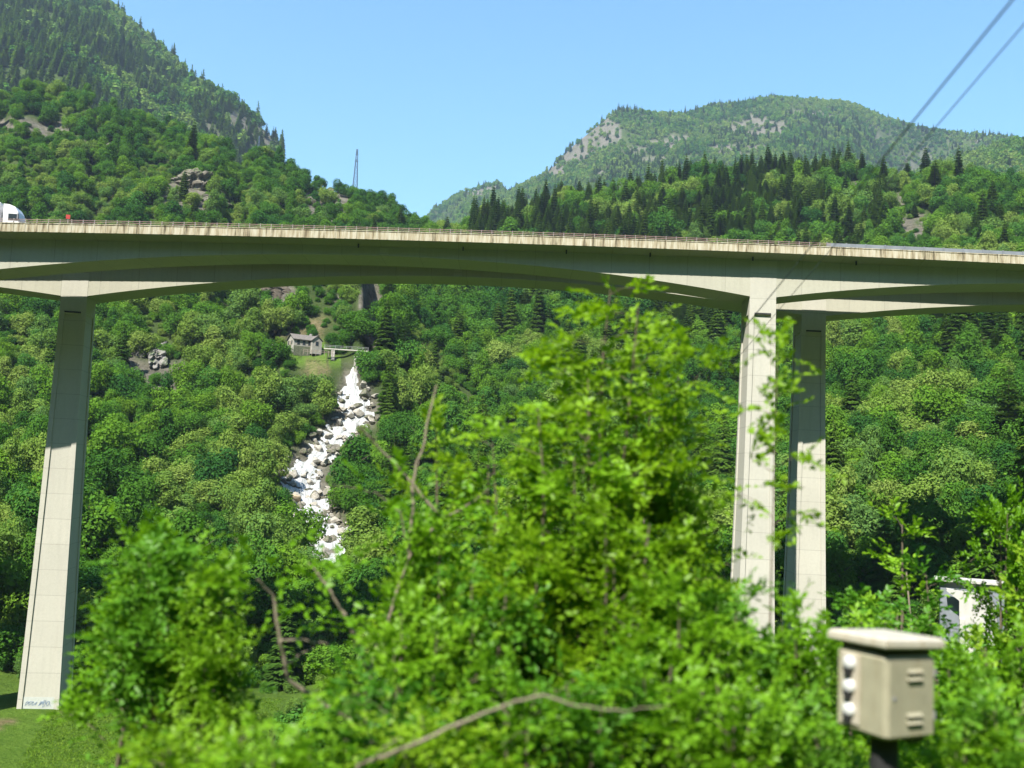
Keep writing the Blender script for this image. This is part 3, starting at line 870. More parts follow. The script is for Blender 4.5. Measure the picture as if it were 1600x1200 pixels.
M['slab'] = rock_mat('grey_slab_rock', (.12, .112, .10), (.28, .265, .24), .7)
M['brown_rock'] = rock_mat('brown_cliff_rock', (.05, .042, .032), (.13, .11, .085))
def build_boulders():
    rows = []
    def put(x, y, s, k, rz, tint=None, dz=0):
        me = OCHRE if tint else BOULDERS[k]
        o = link('boulder', me, None, (x, y, float(ground(x, y)) + .35 * s + .3 + dz))
        o.rotation_euler = (RNG.uniform(-.3, .3), RNG.uniform(-.3, .3), rz)
        o.scale = (s, s * RNG.uniform(.75, 1.1), s * RNG.uniform(.8, 1.1))
        tag(o, 'boulder', 'boulder', 'boulders in the torrent')
        px, py, _ = project(np.array(o.location))
        cx = np.interp(float(py), [p[1] for p in TORRENT_PX], [p[0] for p in TORRENT_PX])
        band = ('below the weir' if py < 612 else 'on the upper bend' if py < 665 else 'on the middle rapids' if py < 735 else 'on the lower rapids' if py < 810 else "at the torrent's foot")
        side = 'left bank' if px < cx - 14 else 'right bank' if px > cx + 14 else 'midstream'
        size = 'big' if s > 2.0 else 'small' if s < 1.15 else 'medium'
        tone = 'ochre' if tint else ('dark grey' if k >= 4 else 'pale')
        rows.append((o, float(px), f'{size} {tone} boulder, {side}, {band}'))
    for px, py, r_, s, k, t in [(458, 776, 275, 3.0, 0, True), (572, 596, 329, 3.2, 4, False), (562, 622, 321, 3.0, 1, False), (548, 628, 320, 2.2, 2, False), (438, 710, 296, 2.6, 5, False), (452, 742, 285, 2.6, 4, False),
                                (515, 656, 310, 2.4, 0, False), (533, 836, 256, 2.2, 2, False), (500, 845, 253, 2.0, 3, False), (470, 782, 272, 2.2, 4, False), (500, 678, 303, 2.2, 1, False), (424, 690, 300, 2.0, 4, False),
                                (475, 690, 300, 2.3, 5, False), (588, 600, 328, 2.0, 0, False), (498, 760, 280, 1.9, 1, False), (495, 800, 267, 1.7, 4, False), (460, 862, 250, 1.5, 0, False), (548, 870, 243, 1.6, 2, False)]:
        p = at(px, py, r_)
        put(p[0], p[1], s * .78, k, RNG.uniform(0, 6.3), t)
    seg = np.hypot(*np.diff(TORRENT[:, :2], axis=0).T); s_ = np.concatenate([[0], np.cumsum(seg)])
    for _ in range(190):
        q = RNG.uniform(8, s_[-1] - 6)
        x, y, w = (np.interp(q, s_, TORRENT[:, k]) for k in range(3))
        x1, y1 = np.interp(q + 1, s_, TORRENT[:, 0]), np.interp(q + 1, s_, TORRENT[:, 1])
        d = np.array([x1 - x, y1 - y]); d /= max(np.hypot(*d), 1e-6)
        u = RNG.choice([-1, 1]) * RNG.uniform(0, 1.1) ** .6
        put(x - d[1] * u * w, y + d[0] * u * w, float(np.clip(RNG.lognormal(-.12, .5), .4, 1.9)), int(RNG.integers(0, 6)), RNG.uniform(0, 6.3))
    order_labels(rows)
build_boulders()

# rock blocks that stand out by themselves
def lone_rock(px, py, r_, s, label, mat, seed, zoff=0.0, sc=(1, 1, 1), at_z=False):
    p = at(px, py, r_)
    me = rock_mesh('rock_block', seed, mat, 5, .75, .8)
    z = p[2] if at_z else float(ground(p[0], p[1])) + zoff
    o = link('rock_block', me, None, (p[0], p[1], z))
    o.scale = (s * sc[0], s * sc[1], s * sc[2])
    o.rotation_euler.z = seed
    return tag(o, label, 'rock')
lone_rock(1572, 384, 508, 8.2, 'grey pointed rock standing over the noise barrier at the right edge', M['crag'], 93, 2.6, (1, .8, 1.0))
lone_rock(1447, 358, 470, 6.8, 'pale rock face showing among trees above the right end of the bridge', M['boulder'], 91, 2.0, (1, .8, 1.25))
lone_rock(1412, 352, 490, 5.6, 'narrow pale rock face just left of the brightest one above the bridge', M['boulder'], 92, 2.0, (.8, .8, 1.4))

for args in [(508, 316, 575, 9.0, 'broken grey crag on the wooded ridge below the pylon', 94, (1.0, .7, 1.1)), (486, 322, 560, 6.5, 'smaller grey crag leaning against the broken crag below the pylon', 95, (.8, .8, 1.2)),
             (522, 338, 545, 7.5, 'lower grey crag just above the bridge railing below the pylon', 96, (1.1, .7, .9)), (300, 300, 545, 12.0, 'broad bare rock dome among the trees above the bridge, left of the crags', 97, (1.25, .7, .8)),
             (330, 332, 520, 7.5, 'low rock slab under the broad bare rock dome', 98, (1.2, .7, .7)), (245, 575, 355, 9.5, 'pale rock slab on the slope right of the tall left leg', 99, (1.2, .6, .9)),
             (212, 570, 358, 5.0, 'small pale rock slab next to the bigger one right of the left leg', 100, (.9, .6, 1.2)), (428, 458, 392, 9.0, 'dark brown rock face close under the bridge girder above the house', 101, (1.2, .6, 1.1)),
             (600, 548, 350, 4.0, 'pale rock at the right end of the footbridge', 102, (1, .7, 1.0)), (1557, 512, 385, 4.0, 'pale scree rock high on the slope at the far right', 103, (.6, .6, 1.6))]:
    lone_rock(args[0], args[1], args[2], args[3], args[4], M['slab'] if args[5] in (99, 100, 102, 103) else M['brown_rock'] if args[5] == 101 else M['crag'], args[5], args[3] * .1, args[6])

# ------------------------------------------------------------------ little house above the torrent
def build_house():
    p = at(459, 541, 347)
    zg = p[2]
    th = R(33)
    root = thing('house', 'small white house with grey-brown gabled roof above the waterfall', 'house', (p[0], p[1], zg), rz=th)
    L_, W_, hw, hr = 9.4, 6.2, 2.7, 1.8
    # local: x along the ridge, y to the back
    w = MB()
    w.add([(0, 0, -2), (L_, 0, -2), (L_, W_, -2), (0, W_, -2), (0, 0, hw), (L_, 0, hw), (L_, W_, hw), (0, W_, hw), (0, W_ / 2, hw + hr), (L_, W_ / 2, hw + hr)],
          [(0, 1, 5, 4), (2, 3, 7, 6), (3, 0, 4, 8, 7), (1, 2, 6, 9, 5)])
    part('wall', w, M['house_plaster'], root)
    rf = MB()
    ov = .45
    sl = hr / (W_ / 2)
    for s in (0, 1):
        y0, y1 = (-ov, W_ / 2) if s == 0 else (W_ + ov, W_ / 2)
        z0, z1 = hw - ov * sl + .06, hw + hr + .06
        a = [(-ov, y0, z0), (L_ + ov, y0, z0), (L_ + ov, y1, z1), (-ov, y1, z1)]
        b = [(x, y, z + .18) for x, y, z in a]
        fs = [(4, 5, 6, 7), (3, 2, 1, 0), (0, 1, 5, 4), (1, 2, 6, 5), (3, 0, 4, 7)]
        rf.add(a + b, fs if s == 0 else [f[::-1] for f in fs])
    roof = part('roof', rf, M['roof'], root)
    part('chimney', MB().box((7.0, W_ / 2 + .3, hw + hr - .3), (7.7, W_ / 2 + .9, hw + hr + .9)), M['stone'], roof)
    # cross gable at the right end
    x0, x1, yb = L_ - 3.4, L_ + .1, -1.6
    xm, gh = (x0 + x1) / 2, 1.5
    w = MB().add([(x0, yb, -2), (x1, yb, -2), (x1, .0, -2), (x0, .0, -2), (x0, yb, hw), (x1, yb, hw), (x1, 2.4, hw), (x0, 2.4, hw), (xm, yb, hw + gh), (xm, 2.4, hw + gh)],
                 [(0, 1, 5, 8, 4), (1, 2, 6, 5), (3, 0, 4, 7)])
    an = part('annex', w, M['house_plaster'], root)
    rf = MB()
    for s in (0, 1):
        xe = x0 - .35 if s == 0 else x1 + .35
        zl = hw - .35 * gh / ((x1 - x0) / 2) + .08
        a = [(xe, yb - .35, zl), (xm, yb - .35, hw + gh + .08), (xm, 2.6, hw + gh + .08), (xe, 2.6, zl)]
        b = [(x, y, z + .16) for x, y, z in a]
        rf.add(a + b, [(0, 1, 2, 3), (7, 6, 5, 4), (4, 5, 1, 0), (5, 6, 2, 1), (6, 7, 3, 2), (7, 4, 0, 3)])
    part('roof', rf, M['roof'], an)
    def window(x, y, z, wx, h, axis):
        f = MB()
        if axis == 'y':
            f.box((x - wx / 2 - .1, y - .06, z - .1), (x + wx / 2 + .1, y - .02, z + h + .1))
            q = MB().box((x - wx / 2, y - .09, z), (x + wx / 2, y - .065, z + h))
        else:
            f.box((x - .06, y - wx / 2 - .1, z - .1), (x - .02, y + wx / 2 + .1, z + h + .1))
            q = MB().box((x - .09, y - wx / 2, z), (x - .065, y + wx / 2, z + h))
        o = part('window', f, M['wood'], root)
        part('pane', q, M['glass'], o)
    for x in (1.6, 3.6, 5.6): window(x, 0, .9, .9, 1.4, 'y')
    window(L_ - 1.7, -1.6, .9, 1.0, 1.4, 'y')
    window(0, 2.0, .9, .8, 1.3, 'x'); window(0, 5.0, .9, .8, 1.3, 'x')
    part('door', MB().box((-.07, 3.0, -.1), (-.02, 4.0, 2.1)), M['wood'], root)
    part('plinth', MB().box((-.08, -.12, -3), (L_ - 3.5, -.03, .35)), M['wall_moss'], root)
    return root, th
build_house()

def build_shed():
    p = at(424, 534, 350)
    z = float(ground(p[0], p[1]))
    root = thing('shed', 'tiny flat-roofed shed among the trees left of the white house', 'shed', (p[0], p[1], z), rz=.3)
    part('wall', MB().box((-1.7, -1.2, -1), (1.7, 1.2, 2.6)), M['wood'], root)
    part('roof', MB().box((-2.1, -1.6, 2.62), (2.1, 1.6, 2.85)), M['plaster'], root)
    part('door', MB().box((-.5, -1.26, 0), (.5, -1.21, 2.0)), M['near_black'], root)
build_shed()

def build_fence():
    a, b = at(474, 549, 343), at(520, 552, 342)
    L_ = math.hypot(b[0] - a[0], b[1] - a[1])
    root = thing('fence', 'dark wooden fence along the terrace between house and footbridge', 'fence', (a[0], a[1], a[2] - .4), rz=math.atan2(b[1] - a[1], b[0] - a[0]))
    dz = b[2] - a[2]
    for z in (.5, 1.0):
        part('rail', MB().loft([[(x, -.05, z + dz * x / L_ - .06), (x, .05, z + dz * x / L_ - .06), (x, .05, z + dz * x / L_ + .06), (x, -.05, z + dz * x / L_ + .06)] for x in (0, L_)]), M['wood'], root)
    pm = MB().box((-.08, -.08, -.8), (.08, .08, 1.15)).mesh('post', M['wood'])
    for k in range(8):
        x = L_ * k / 7
        link('post', pm, root, (x, 0, dz * x / L_))
build_fence()

def build_footbridge():
    a, b = at(506, 548, 344), at(576, 544, 344)
    L_ = math.hypot(b[0] - a[0], b[1] - a[1])
    root = thing('footbridge', 'low pale footbridge with railing over the head of the waterfall', 'footbridge', (a[0], a[1], (a[2] + b[2]) / 2), rz=math.atan2(b[1] - a[1], b[0] - a[0]))
    part('deck', MB().rbox((0, -.8, -.45), (L_, .8, -.05), .04), M['concrete'], root)
    for x0 in (2.5, L_ - 4):
        part('support', MB().box((x0, -.7, -4), (x0 + 1.2, .7, -.46)), M['stone'], root)
    for z in (.55, 1.0):
        part('rail', MB().box((0, -.74, z - .05), (L_, -.66, z + .05)), M['galv'], root)
    pm = MB().box((-.05, -.75, -.04), (.05, -.65, 1.0)).mesh('post', M['galv'])
    for k in range(9): link('post', pm, root, (.15 + (L_ - .3) * k / 8, 0, 0))
    p = at(556, 566, 339)
    w = thing('weir', 'grey masonry weir wall beside the top chute of the waterfall', 'weir', (p[0], p[1], p[2]), rz=.1)
    part('wall', MB().rbox((-.6, -.7, -4.5), (4.6, 1.2, 1.6), .12), M['stone'], w)
    part('coping', MB().rbox((-.7, -.8, 1.62), (4.7, 1.3, 1.95), .05), M['concrete'], w)
build_footbridge()

# ------------------------------------------------------------------ lattice pylon and thin mast on the ridge
def lattice(name, label, cat, px, py, r_, h, wb, wt, bays, tr):
    p = at(px, py, r_)
    z = float(ground(p[0], p[1]))
    zt = p[2]
    h = h + max(0, zt - z) ; 
    root = thing(name, label, cat, (p[0], p[1], z))
    corner = lambda u, i: Vector(((wb + (wt - wb) * u) / 2 * (1 if i in (1, 2) else -1), (wb + (wt - wb) * u) / 2 * (1 if i > 1 else -1), h * u))
    for i in range(4):
        part('leg', MB().tube([corner(0, i), corner(1, i)], tr, 4), M['lattice'], root)
    br = MB()
    us = [1 - (1 - k / bays) ** .85 for k in range(bays + 1)]
    for k in range(bays):
        for i in range(4):
            j = (i + 1) % 4
            br.tube([corner(us[k], i), corner(us[k + 1], j)], tr * .6, 4)
            br.tube([corner(us[k], j), corner(us[k + 1], i)], tr * .6, 4)
            br.tube([corner(us[k + 1], i), corner(us[k + 1], j)], tr * .6, 4)
    part('bracing', br, M['lattice'], root)
    return root, h
pyl, ph = lattice('pylon', 'tall blue-grey lattice pylon standing on the wooded ridge against the sky', 'pylon', 555, 287, 632, 22.5, 3.6, .7, 9, .14)
for zz, ww in ((.78, 2.2), (.9, 1.9), (.99, 1.4)):
    part('crossarm', MB().tube([(-ww * .6, 0, ph * zz), (ww * .6, 0, ph * zz)], .13, 4), M['lattice'], pyl)
lattice('mast', 'thin pale lattice mast in front of the dark cliff end', 'mast', 403, 246, 640, 14.0, 1.4, .5, 7, .08)

# ------------------------------------------------------------------ cables coming down over the valley
def cable(label, p0, p1, rad, sag):
    p0, p1 = Vector(p0), Vector(p1)
    pts = [p0.lerp(p1, t) - Vector((0, 0, sag * 4 * t * (1 - t))) for t in np.linspace(0, 1, 40) ** 1.6]
    o = link('cable', MB().tube(pts, rad, 6).mesh('cable', M['cable']))
    tag(o, label, 'cable', 'cables running down over the valley')
PA = at(1000, 712, 112); PB = at(1020, 714, 112)
cable('thicker upper dark cable slanting across the sky at the top right corner', at(1624, -52, 9), PA, .011, .0)
cable('thinner lower dark cable beside the thick one, nearer the picture edge', at(1648, -18, 11), PB, .008, .0)
def utility_pole():
    x, y = (PA[0] + PB[0]) / 2, (PA[1] + PB[1]) / 2
    z = float(ground(x, y))
    root = thing('utility_pole', 'wooden pole with crossarm where the two cables end, behind the tallest sapling', 'pole', (x, y, z))
    part('pole', MB().tube([(0, 0, -1), (0, 0, PA[2] - z + .6)], [.17, .12], 8), M['wood'], root)
    part('crossarm', MB().box((PA[0] - x - .3, -.08, PA[2] - z - .1), (PB[0] - x + .3, .08, PA[2] - z + .06)), M['wood'], root)
    for q in (PA, PB):
        part('insulator', MB().ball((q[0] - x, q[1] - y, PA[2] - z + .13), .1, 8, 6), M['insulator'], root)
utility_pole()

# ------------------------------------------------------------------ white concrete portal on the right, poles in the valley
def build_portal():
    p = at(1500, 985, 132)
    z = p[2] - .5
    h = at(1500, 907, 132)[2] - z
    root = thing('concrete_portal', 'white concrete portal with rounded end wall and flat roof among the bushes', 'portal', (p[0], p[1], z), rz=-.36)
    part('roof_slab', MB().rbox((-2.7, .9, h - .38), (5.4, 4.6, h), .05), M['plaster'], root)
    part('rear_wall', MB().box((-2.1, 1.5, -4), (4.9, 4.2, h - .39)), M['barrier'], root)  # shade under the roof slab is put into this wall's dark blue-grey
    prof = [(0, -4), (3.9, -4), (3.9, h - 3.6)] + [(3.9 - 1.7 * (1 - math.cos(a)), h - 3.6 + 2.3 * math.sin(a)) for a in np.linspace(.15, math.pi / 2, 9)] + [(-.2, h - 1.25), (-1.5, h - 1.05), (-1.5, h - 1.35), (-.1, h - 2.4)]
    part('end_wall', MB().loft([[(x, y, zz) for x, zz in prof] for y in (-.1, .75)]), M['plaster'], root)
    part('buttress', MB().rbox((-.1, -.9, -4), (.5, -.12, h - 4.4), .05), M['plaster'], root)
build_portal()

def pole(px, py0, py1, r_, label, lean, rad, mat, arm=False):
    b = at(px, py1, r_)
    z = float(ground(b[0], b[1]))
    t = at(px + lean, py0, r_)
    root = thing('pole', label, 'pole', (b[0], b[1], z - .3))
    part('shaft', MB().tube([(0, 0, 0), (t[0] - b[0], t[1] - b[1], t[2] - z + .3)], [rad, rad * .75], 8), mat, root)
    if arm:
        zz = (t[2] - z) * .45
        part('crossbar', MB().box((-.5, -.04, zz), (.5, .04, zz + .09)), mat, root)
pole(347, 1003, 1066, 112, 'thin pale post standing at the edge of the meadow', 1, .08, M['pale_bark'], True)
pole(1441, 893, 935, 118, 'slanting bleached pole leaning over the bushes left of the portal', -25, .14, M['pale_bark'])

# ------------------------------------------------------------------ trackside cabinet
def cabinet():
    d = 9.6
    c = at(1384, 1093, d)
    zc = c[2]
    u = d / F
    hz = 119 * u
    s = .61
    rz = R(45) - math.atan2(c[0], c[1]) + R(1.5)
    gz = float(ground(c[0], c[1]))
    z0 = zc - hz / 2 - gz
    root = thing('trackside_cabinet', 'cream metal trackside cabinet with a flat lid on a black post', 'cabinet', (c[0], c[1], gz), rz=rz)
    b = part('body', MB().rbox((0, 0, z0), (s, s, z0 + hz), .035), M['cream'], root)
    part('collar', MB().box((.04, .04, z0 + hz - .03), (s - .04, s - .04, z0 + hz + .065)), M['black'], root)
    l_ = MB()
    z1 = z0 + hz + .07
    o = .055
    rg = lambda e, z: [(x, y, z - .035 * (x + y)) for x, y in [(-o + e, -o + e), (s + o - e, -o + e), (s + o - e, s + o - e), (-o + e, s + o - e)]]
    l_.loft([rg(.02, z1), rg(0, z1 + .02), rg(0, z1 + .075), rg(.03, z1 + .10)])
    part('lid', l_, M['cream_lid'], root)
    # left face: x = 0 plane; three porcelain bells over dark sockets
    for k in range(3):
        zz = z0 + hz * (.80 - .285 * k)
        pl = part('bell_plate', MB().rbox((-.018, .30, zz - .10), (-.001, .52, zz + .11), .004), M['cream_lid'], root)
        q = MB().ball((-.028, .41, zz + .02), .073, 14, 9, (.6, 1, .95))
        ins = part('insulator', q, M['insulator'], root, smooth=True)
        part('socket', MB().tube([(-.045, .41, zz - .10), (-.045, .41, zz - .02)], [.03, .05], 10), M['black'], ins)
    part('door', MB().rbox((.035, -.012, z0 + .03), (s - .03, -.0005, z0 + hz - .06), .005), M['cream'], root)
    for zz in (.22, .74):
        part('hinge', MB().tube([(s - .026, -.016, z0 + hz * zz), (s - .026, -.016, z0 + hz * zz + .07)], .009, 8), M['grey_paint'], root)
    # right face: y = 0 plane; louvres and lock
    for zz in (.80, .28):
        for dz in (.0, -.065):
            q = MB()
            zc_ = z0 + hz * zz + dz
            q.add([(.24, -.012, zc_ + .03), (.42, -.012, zc_ + .03), (.42, -.040, zc_), (.24, -.040, zc_), (.24, -.012, zc_ - .002), (.42, -.012, zc_ - .002)],
                  [(0, 3, 2, 1), (3, 4, 5, 2), (0, 4, 3), (1, 2, 5)])
            lv = part('louvre', q, M['cream'], root)
            part('gap', MB().box((.245, -.024, zc_ - .016), (.415, -.0125, zc_ - .003)), M['black'], lv)
    part('lock', MB().tube([(.09, -.02, z0 + hz * .5), (.09, .01, z0 + hz * .5)], .018, 10), M['grey_paint'], root)
    part('post', MB().tube([(s * .42, s * .42, -.5), (s * .42, s * .42, z0 - .002)], .125, 14), M['black'], root)
    part('bracket', MB().rbox((.36, .06, z0 - .055), (.54, .22, z0 - .003), .01), M['black'], root)
cabinet()

# ------------------------------------------------------------------ trees
def quads(cen, nrm, size, rng, aspect=1.0, bend=.0):
    """leaf clumps: one irregular four-cornered face each"""
    n = len(cen)
    nrm = nrm / np.maximum(np.linalg.norm(nrm, axis=1), 1e-9)[:, None]
    ref = rng.normal(size=(n, 3))
    a = np.cross(nrm, ref); a /= np.maximum(np.linalg.norm(a, axis=1), 1e-9)[:, None]
    b = np.cross(nrm, a)
    s = np.asarray(size)[:, None]
    j = rng.uniform(.55, 1.25, size=(4, n, 1))
    V = np.stack([cen - a * s * .5 * j[0] * aspect, cen - b * s * .5 * j[1], cen + a * s * .5 * j[2] * aspect, cen + b * s * .5 * j[3]], 1)
    return V.reshape(-1, 3), np.arange(4 * n).reshape(n, 4)

def broadleaf_crown(seed, Hh, Rr, shape, nq, size):
    rng = np.random.default_rng(seed)
    nl = {'domed': 22, 'oval': 20, 'lobed': 17, 'spreading': 24}[shape]
    lobes = []
    for k in range(nl):
        t = (k + rng.uniform(.2, .8)) / nl
        ph = k * 2.4 + rng.uniform(-.5, .5)
        if shape == 'domed':   z = .28 + .55 * t; rad = math.sqrt(max(0, 1 - ((z - .35) / .58) ** 2)) * .72
        elif shape == 'oval':  z = .22 + .66 * t; rad = math.sin(math.pi * min(1, .18 + .80 * t)) * .62
        elif shape == 'lobed': z = .30 + .52 * t; rad = rng.uniform(.25, .8)
        else:                  z = .34 + .42 * t; rad = rng.uniform(.35, .85)
        lr = Rr * rng.choice([.17, .24, .32, .40, .50]) * rng.uniform(.85, 1.15)
        lobes.append((rad * Rr * math.cos(ph), rad * Rr * math.sin(ph), z * Hh, lr))
    lobes.append((0, 0, Hh * .5, Rr * .55))
    lobes = np.array(lobes)
    w = lobes[:, 3] ** 2; w /= w.sum()
    ids = rng.choice(len(lobes), nq, p=w)
    d = rng.normal(size=(nq, 3)); d[:, 2] += .35
    d /= np.linalg.norm(d, axis=1)[:, None]
    rad = lobes[ids, 3] * (rng.uniform(.72, 1.10, nq) + (rng.uniform(size=nq) < .14) * rng.uniform(.05, .45, nq))
    cen = lobes[ids, :3] + d * rad[:, None] * np.array([1, 1, .85])
    nrm = d + rng.normal(size=(nq, 3)) * .45 + np.array([0, 0, .25])
    return quads(cen, nrm, size * rng.choice([.55, .8, 1.0, 1.3, 1.7], nq, p=[.2, .3, .25, .17, .08]), rng)

def conifer_crown(seed, Hh, Rr, nq, size, larch=False):
    rng = np.random.default_rng(seed)
    t = 1 - np.sqrt(rng.uniform(0, 1, nq))              # more branches low down
    t = .10 + .90 * t
    tiers = np.clip(np.round(t * 16) / 16 + rng.normal(size=nq) * .010, 0, 1)
    ph = rng.uniform(0, 2 * math.pi, nq)
    wob = .82 + .3 * np.sin(ph * 3 + np.round(t * 16) * 1.9) * rng.uniform(.5, 1, nq)
    prof = (1 - tiers) ** .58 * wob
    rr = Rr * prof * rng.uniform(.25, 1.0, nq) ** .55
    z = tiers * Hh - .16 * rr - rng.uniform(0, .2, nq)
    cen = np.stack([rr * np.cos(ph), rr * np.sin(ph), z], -1)
    cen[:, 2] = np.minimum(cen[:, 2], Hh)
    out = np.stack([np.cos(ph), np.sin(ph), np.full(nq, -.35 if not larch else .05)], -1)
    side = np.stack([-np.sin(ph), np.cos(ph), np.zeros(nq)], -1)
    s = (size * (.45 + .75 * (1 - tiers)) * rng.uniform(.7, 1.3, nq))[:, None]
    up = np.stack([np.zeros(nq), np.zeros(nq), rng.uniform(-.3, .3, nq)], -1)
    V = np.stack([cen - out * s * .75, cen + (side + up) * s * .38, cen + out * s * .85, cen - (side - up) * s * .38], 1)
    V2, _ = quads(np.stack([rng.normal(size=14) * .12, rng.normal(size=14) * .12, np.linspace(.84, 1.0, 14) * Hh], -1), rng.normal(size=(14, 3)), np.full(14, size * .4), rng)
    V = np.concatenate([V.reshape(-1, 3), V2])
    return V, np.arange(len(V)).reshape(-1, 4)

def trunk_mb(seed, Hh, r0, conifer):
    rg = random.Random(seed)
    mb = MB()
    if conifer:
        mb.tube([(0, 0, -1.0), (0, 0, Hh * .5), (0, 0, Hh * .97)], [r0, r0 * .6, .03], 6)
    else:
        pts = [(0, 0, -1.0), (.1 * rg.uniform(-1, 1), .1, Hh * .2), (.3 * rg.uniform(-1, 1), .3 * rg.uniform(-1, 1), Hh * .5), (.3 * rg.uniform(-1, 1), .3 * rg.uniform(-1, 1), Hh * .8)]
        mb.tube(pts, [r0, r0 * .8, r0 * .5, r0 * .15], 6)
        for k in range(5):
            a = k * 1.3 + rg.uniform(-.4, .4)
            z = Hh * rg.uniform(.2, .5)
            L_ = Hh * rg.uniform(.2, .34)
            mb.tube([(0, 0, z), (math.cos(a) * L_ * .5, math.sin(a) * L_ * .5, z + L_ * .45), (math.cos(a) * L_, math.sin(a) * L_, z + L_ * .75)], [r0 * .45, r0 * .3, r0 * .1], 5)
    return mb

PROTO = {}          # (shape, tone) -> (crown mesh, trunk mesh, height, radius)
SPEC = [('domed', 10.5, 5.0, 1), ('oval', 12.5, 4.0, 2), ('lobed', 11.0, 5.0, 3), ('spreading', 9.0, 5.4, 4)]
for shape, hh, rr, sd in SPEC:
    V, Fq = broadleaf_crown(sd, hh, rr, shape, 5200, .46)
    tm = trunk_mb(sd, hh, .24, False).mesh('trunk', M['bark'])
    for tone in ('dark', 'mid', 'pale'):
        PROTO[shape, tone] = (np_mesh('crown', V, Fq, LEAF[tone]), tm, hh, rr)
for shape, hh, rr, sd, tone in [('slender', 22, 3.5, 11, 'spruce'), ('full', 20, 4.3, 12, 'spruce'), ('ragged', 18, 4.2, 13, 'pine')]:
    V, Fq = conifer_crown(sd, hh, rr, 3000, 1.05, tone == 'pine')
    PROTO[shape, tone] = (np_mesh('crown', V, Fq, LEAF[tone]), trunk_mb(sd, hh, .22, True).mesh('trunk', M['bark']), hh, rr)

def joined(name, crown, trunk):
    """one mesh of trunk and crown, for woods too dense to count"""
    v1 = np.empty(len(crown.vertices) * 3, np.float32); crown.vertices.foreach_get('co', v1)
    mb_v = [tuple(v.co) for v in trunk.vertices]
    nv = len(crown.vertices)
    me = bpy.data.meshes.new(name)
    fs = [tuple(p.vertices) for p in crown.polygons] + [tuple(nv + i for i in p.vertices) for p in trunk.polygons]
    me.from_pydata([tuple(q) for q in v1.reshape(-1, 3)] + mb_v, [], fs)
    me.materials.append(crown.materials[0]); me.materials.append(trunk.materials[0])
    me.polygons.foreach_set('material_index', [0] * len(crown.polygons) + [1] * len(trunk.polygons))
    me.update()
    return me

FARP = {}
for k, (shape, hh, rr, sd) in enumerate(SPEC[:3]):
    V, Fq = broadleaf_crown(sd + 50, hh, rr, shape, 300, 1.7)
    for tone in ('dark', 'mid', 'pale'):
        FARP[shape, tone] = np_mesh('far_tree', V, Fq, LEAF[tone])
for shape, hh, rr, sd in [('slender', 20, 3.0, 61), ('full', 17, 3.4, 62)]:
    V, Fq = conifer_crown(sd, hh, rr, 260, 2.6)
    FARP[shape, 'spruce'] = np_mesh('far_tree', V, Fq, LEAF['spruce'])

def scatter_object(name, label, protos, P, idx, rot, scl, kind='stuff'):
    """ONE object: a cloud of points carrying a plant mesh each (geometry nodes)"""
    pc = bpy.data.collections.new(name + '_plants')
    for k, me in enumerate(protos):
        pc.objects.link(bpy.data.objects.new('plant_%02d' % k, me))
    rot, scl = np.asarray(rot, np.float32), np.asarray(scl, np.float32)
    rot3 = rot if rot.ndim == 2 else np.stack([0 * rot, 0 * rot, rot], -1)
    scl3 = scl if scl.ndim == 2 else np.repeat(scl[:, None], 3, 1)
    me = bpy.data.meshes.new(name)
    me.vertices.add(len(P)); me.vertices.foreach_set('co', np.asarray(P, np.float32).ravel())
    for nm, tp, val in (('pick', 'INT', np.asarray(idx, np.int32)), ('turn', 'FLOAT_VECTOR', rot3), ('size', 'FLOAT_VECTOR', scl3)):
        at_ = me.attributes.new(nm, tp, 'POINT'); at_.data.foreach_set('value' if tp == 'INT' else 'vector', val.ravel())
    o = link(name, me)
    ng = bpy.data.node_groups.new(name, 'GeometryNodeTree')
    ng.interface.new_socket('Geometry', in_out='INPUT', socket_type='NodeSocketGeometry')
    ng.interface.new_socket('Geometry', in_out='OUTPUT', socket_type='NodeSocketGeometry')
    gi, go = ng.nodes.new('NodeGroupInput'), ng.nodes.new('NodeGroupOutput')
    ci = ng.nodes.new('GeometryNodeCollectionInfo')
    ci.inputs['Collection'].default_value = pc
    ci.inputs['Separate Children'].default_value = True
    ci.inputs['Reset Children'].default_value = True
    ip = ng.nodes.new('GeometryNodeInstanceOnPoints')
    ip.inputs['Pick Instance'].default_value = True
    def attr(nm, tp):
        a = ng.nodes.new('GeometryNodeInputNamedAttribute'); a.data_type = tp
        a.inputs['Name'].default_value = nm
        return a.outputs['Attribute']
    L = ng.links.new
    L(gi.outputs[0], ip.inputs['Points']); L(ci.outputs[0], ip.inputs['Instance'])
    L(attr('pick', 'INT'), ip.inputs['Instance Index']); L(attr('turn', 'FLOAT_VECTOR'), ip.inputs['Rotation']); L(attr('size', 'FLOAT_VECTOR'), ip.inputs['Scale'])
    L(ip.outputs[0], go.inputs[0])
    md = o.modifiers.new('plants', 'NODES'); md.node_group = ng
    return tag(o, label, None, None, kind)

# --- candidate places
def jitter_grid(r0, r1, s, azmax, seed):
    rng = np.random.default_rng(seed)
    xm = r1 * math.sin(R(azmax))
    xs, ys = np.meshgrid(np.arange(-xm, xm, s), np.arange(r0 * math.cos(R(azmax)), r1, s))
    x = xs.ravel() + rng.uniform(-.45, .45, xs.size) * s
    y = ys.ravel() + rng.uniform(-.45, .45, xs.size) * s
    r_, az = np.hypot(x, y), np.degrees(np.arctan2(x, y))
    k = (r_ >= r0) & (r_ < r1) & (np.abs(az) < azmax)
    return x[k], y[k]

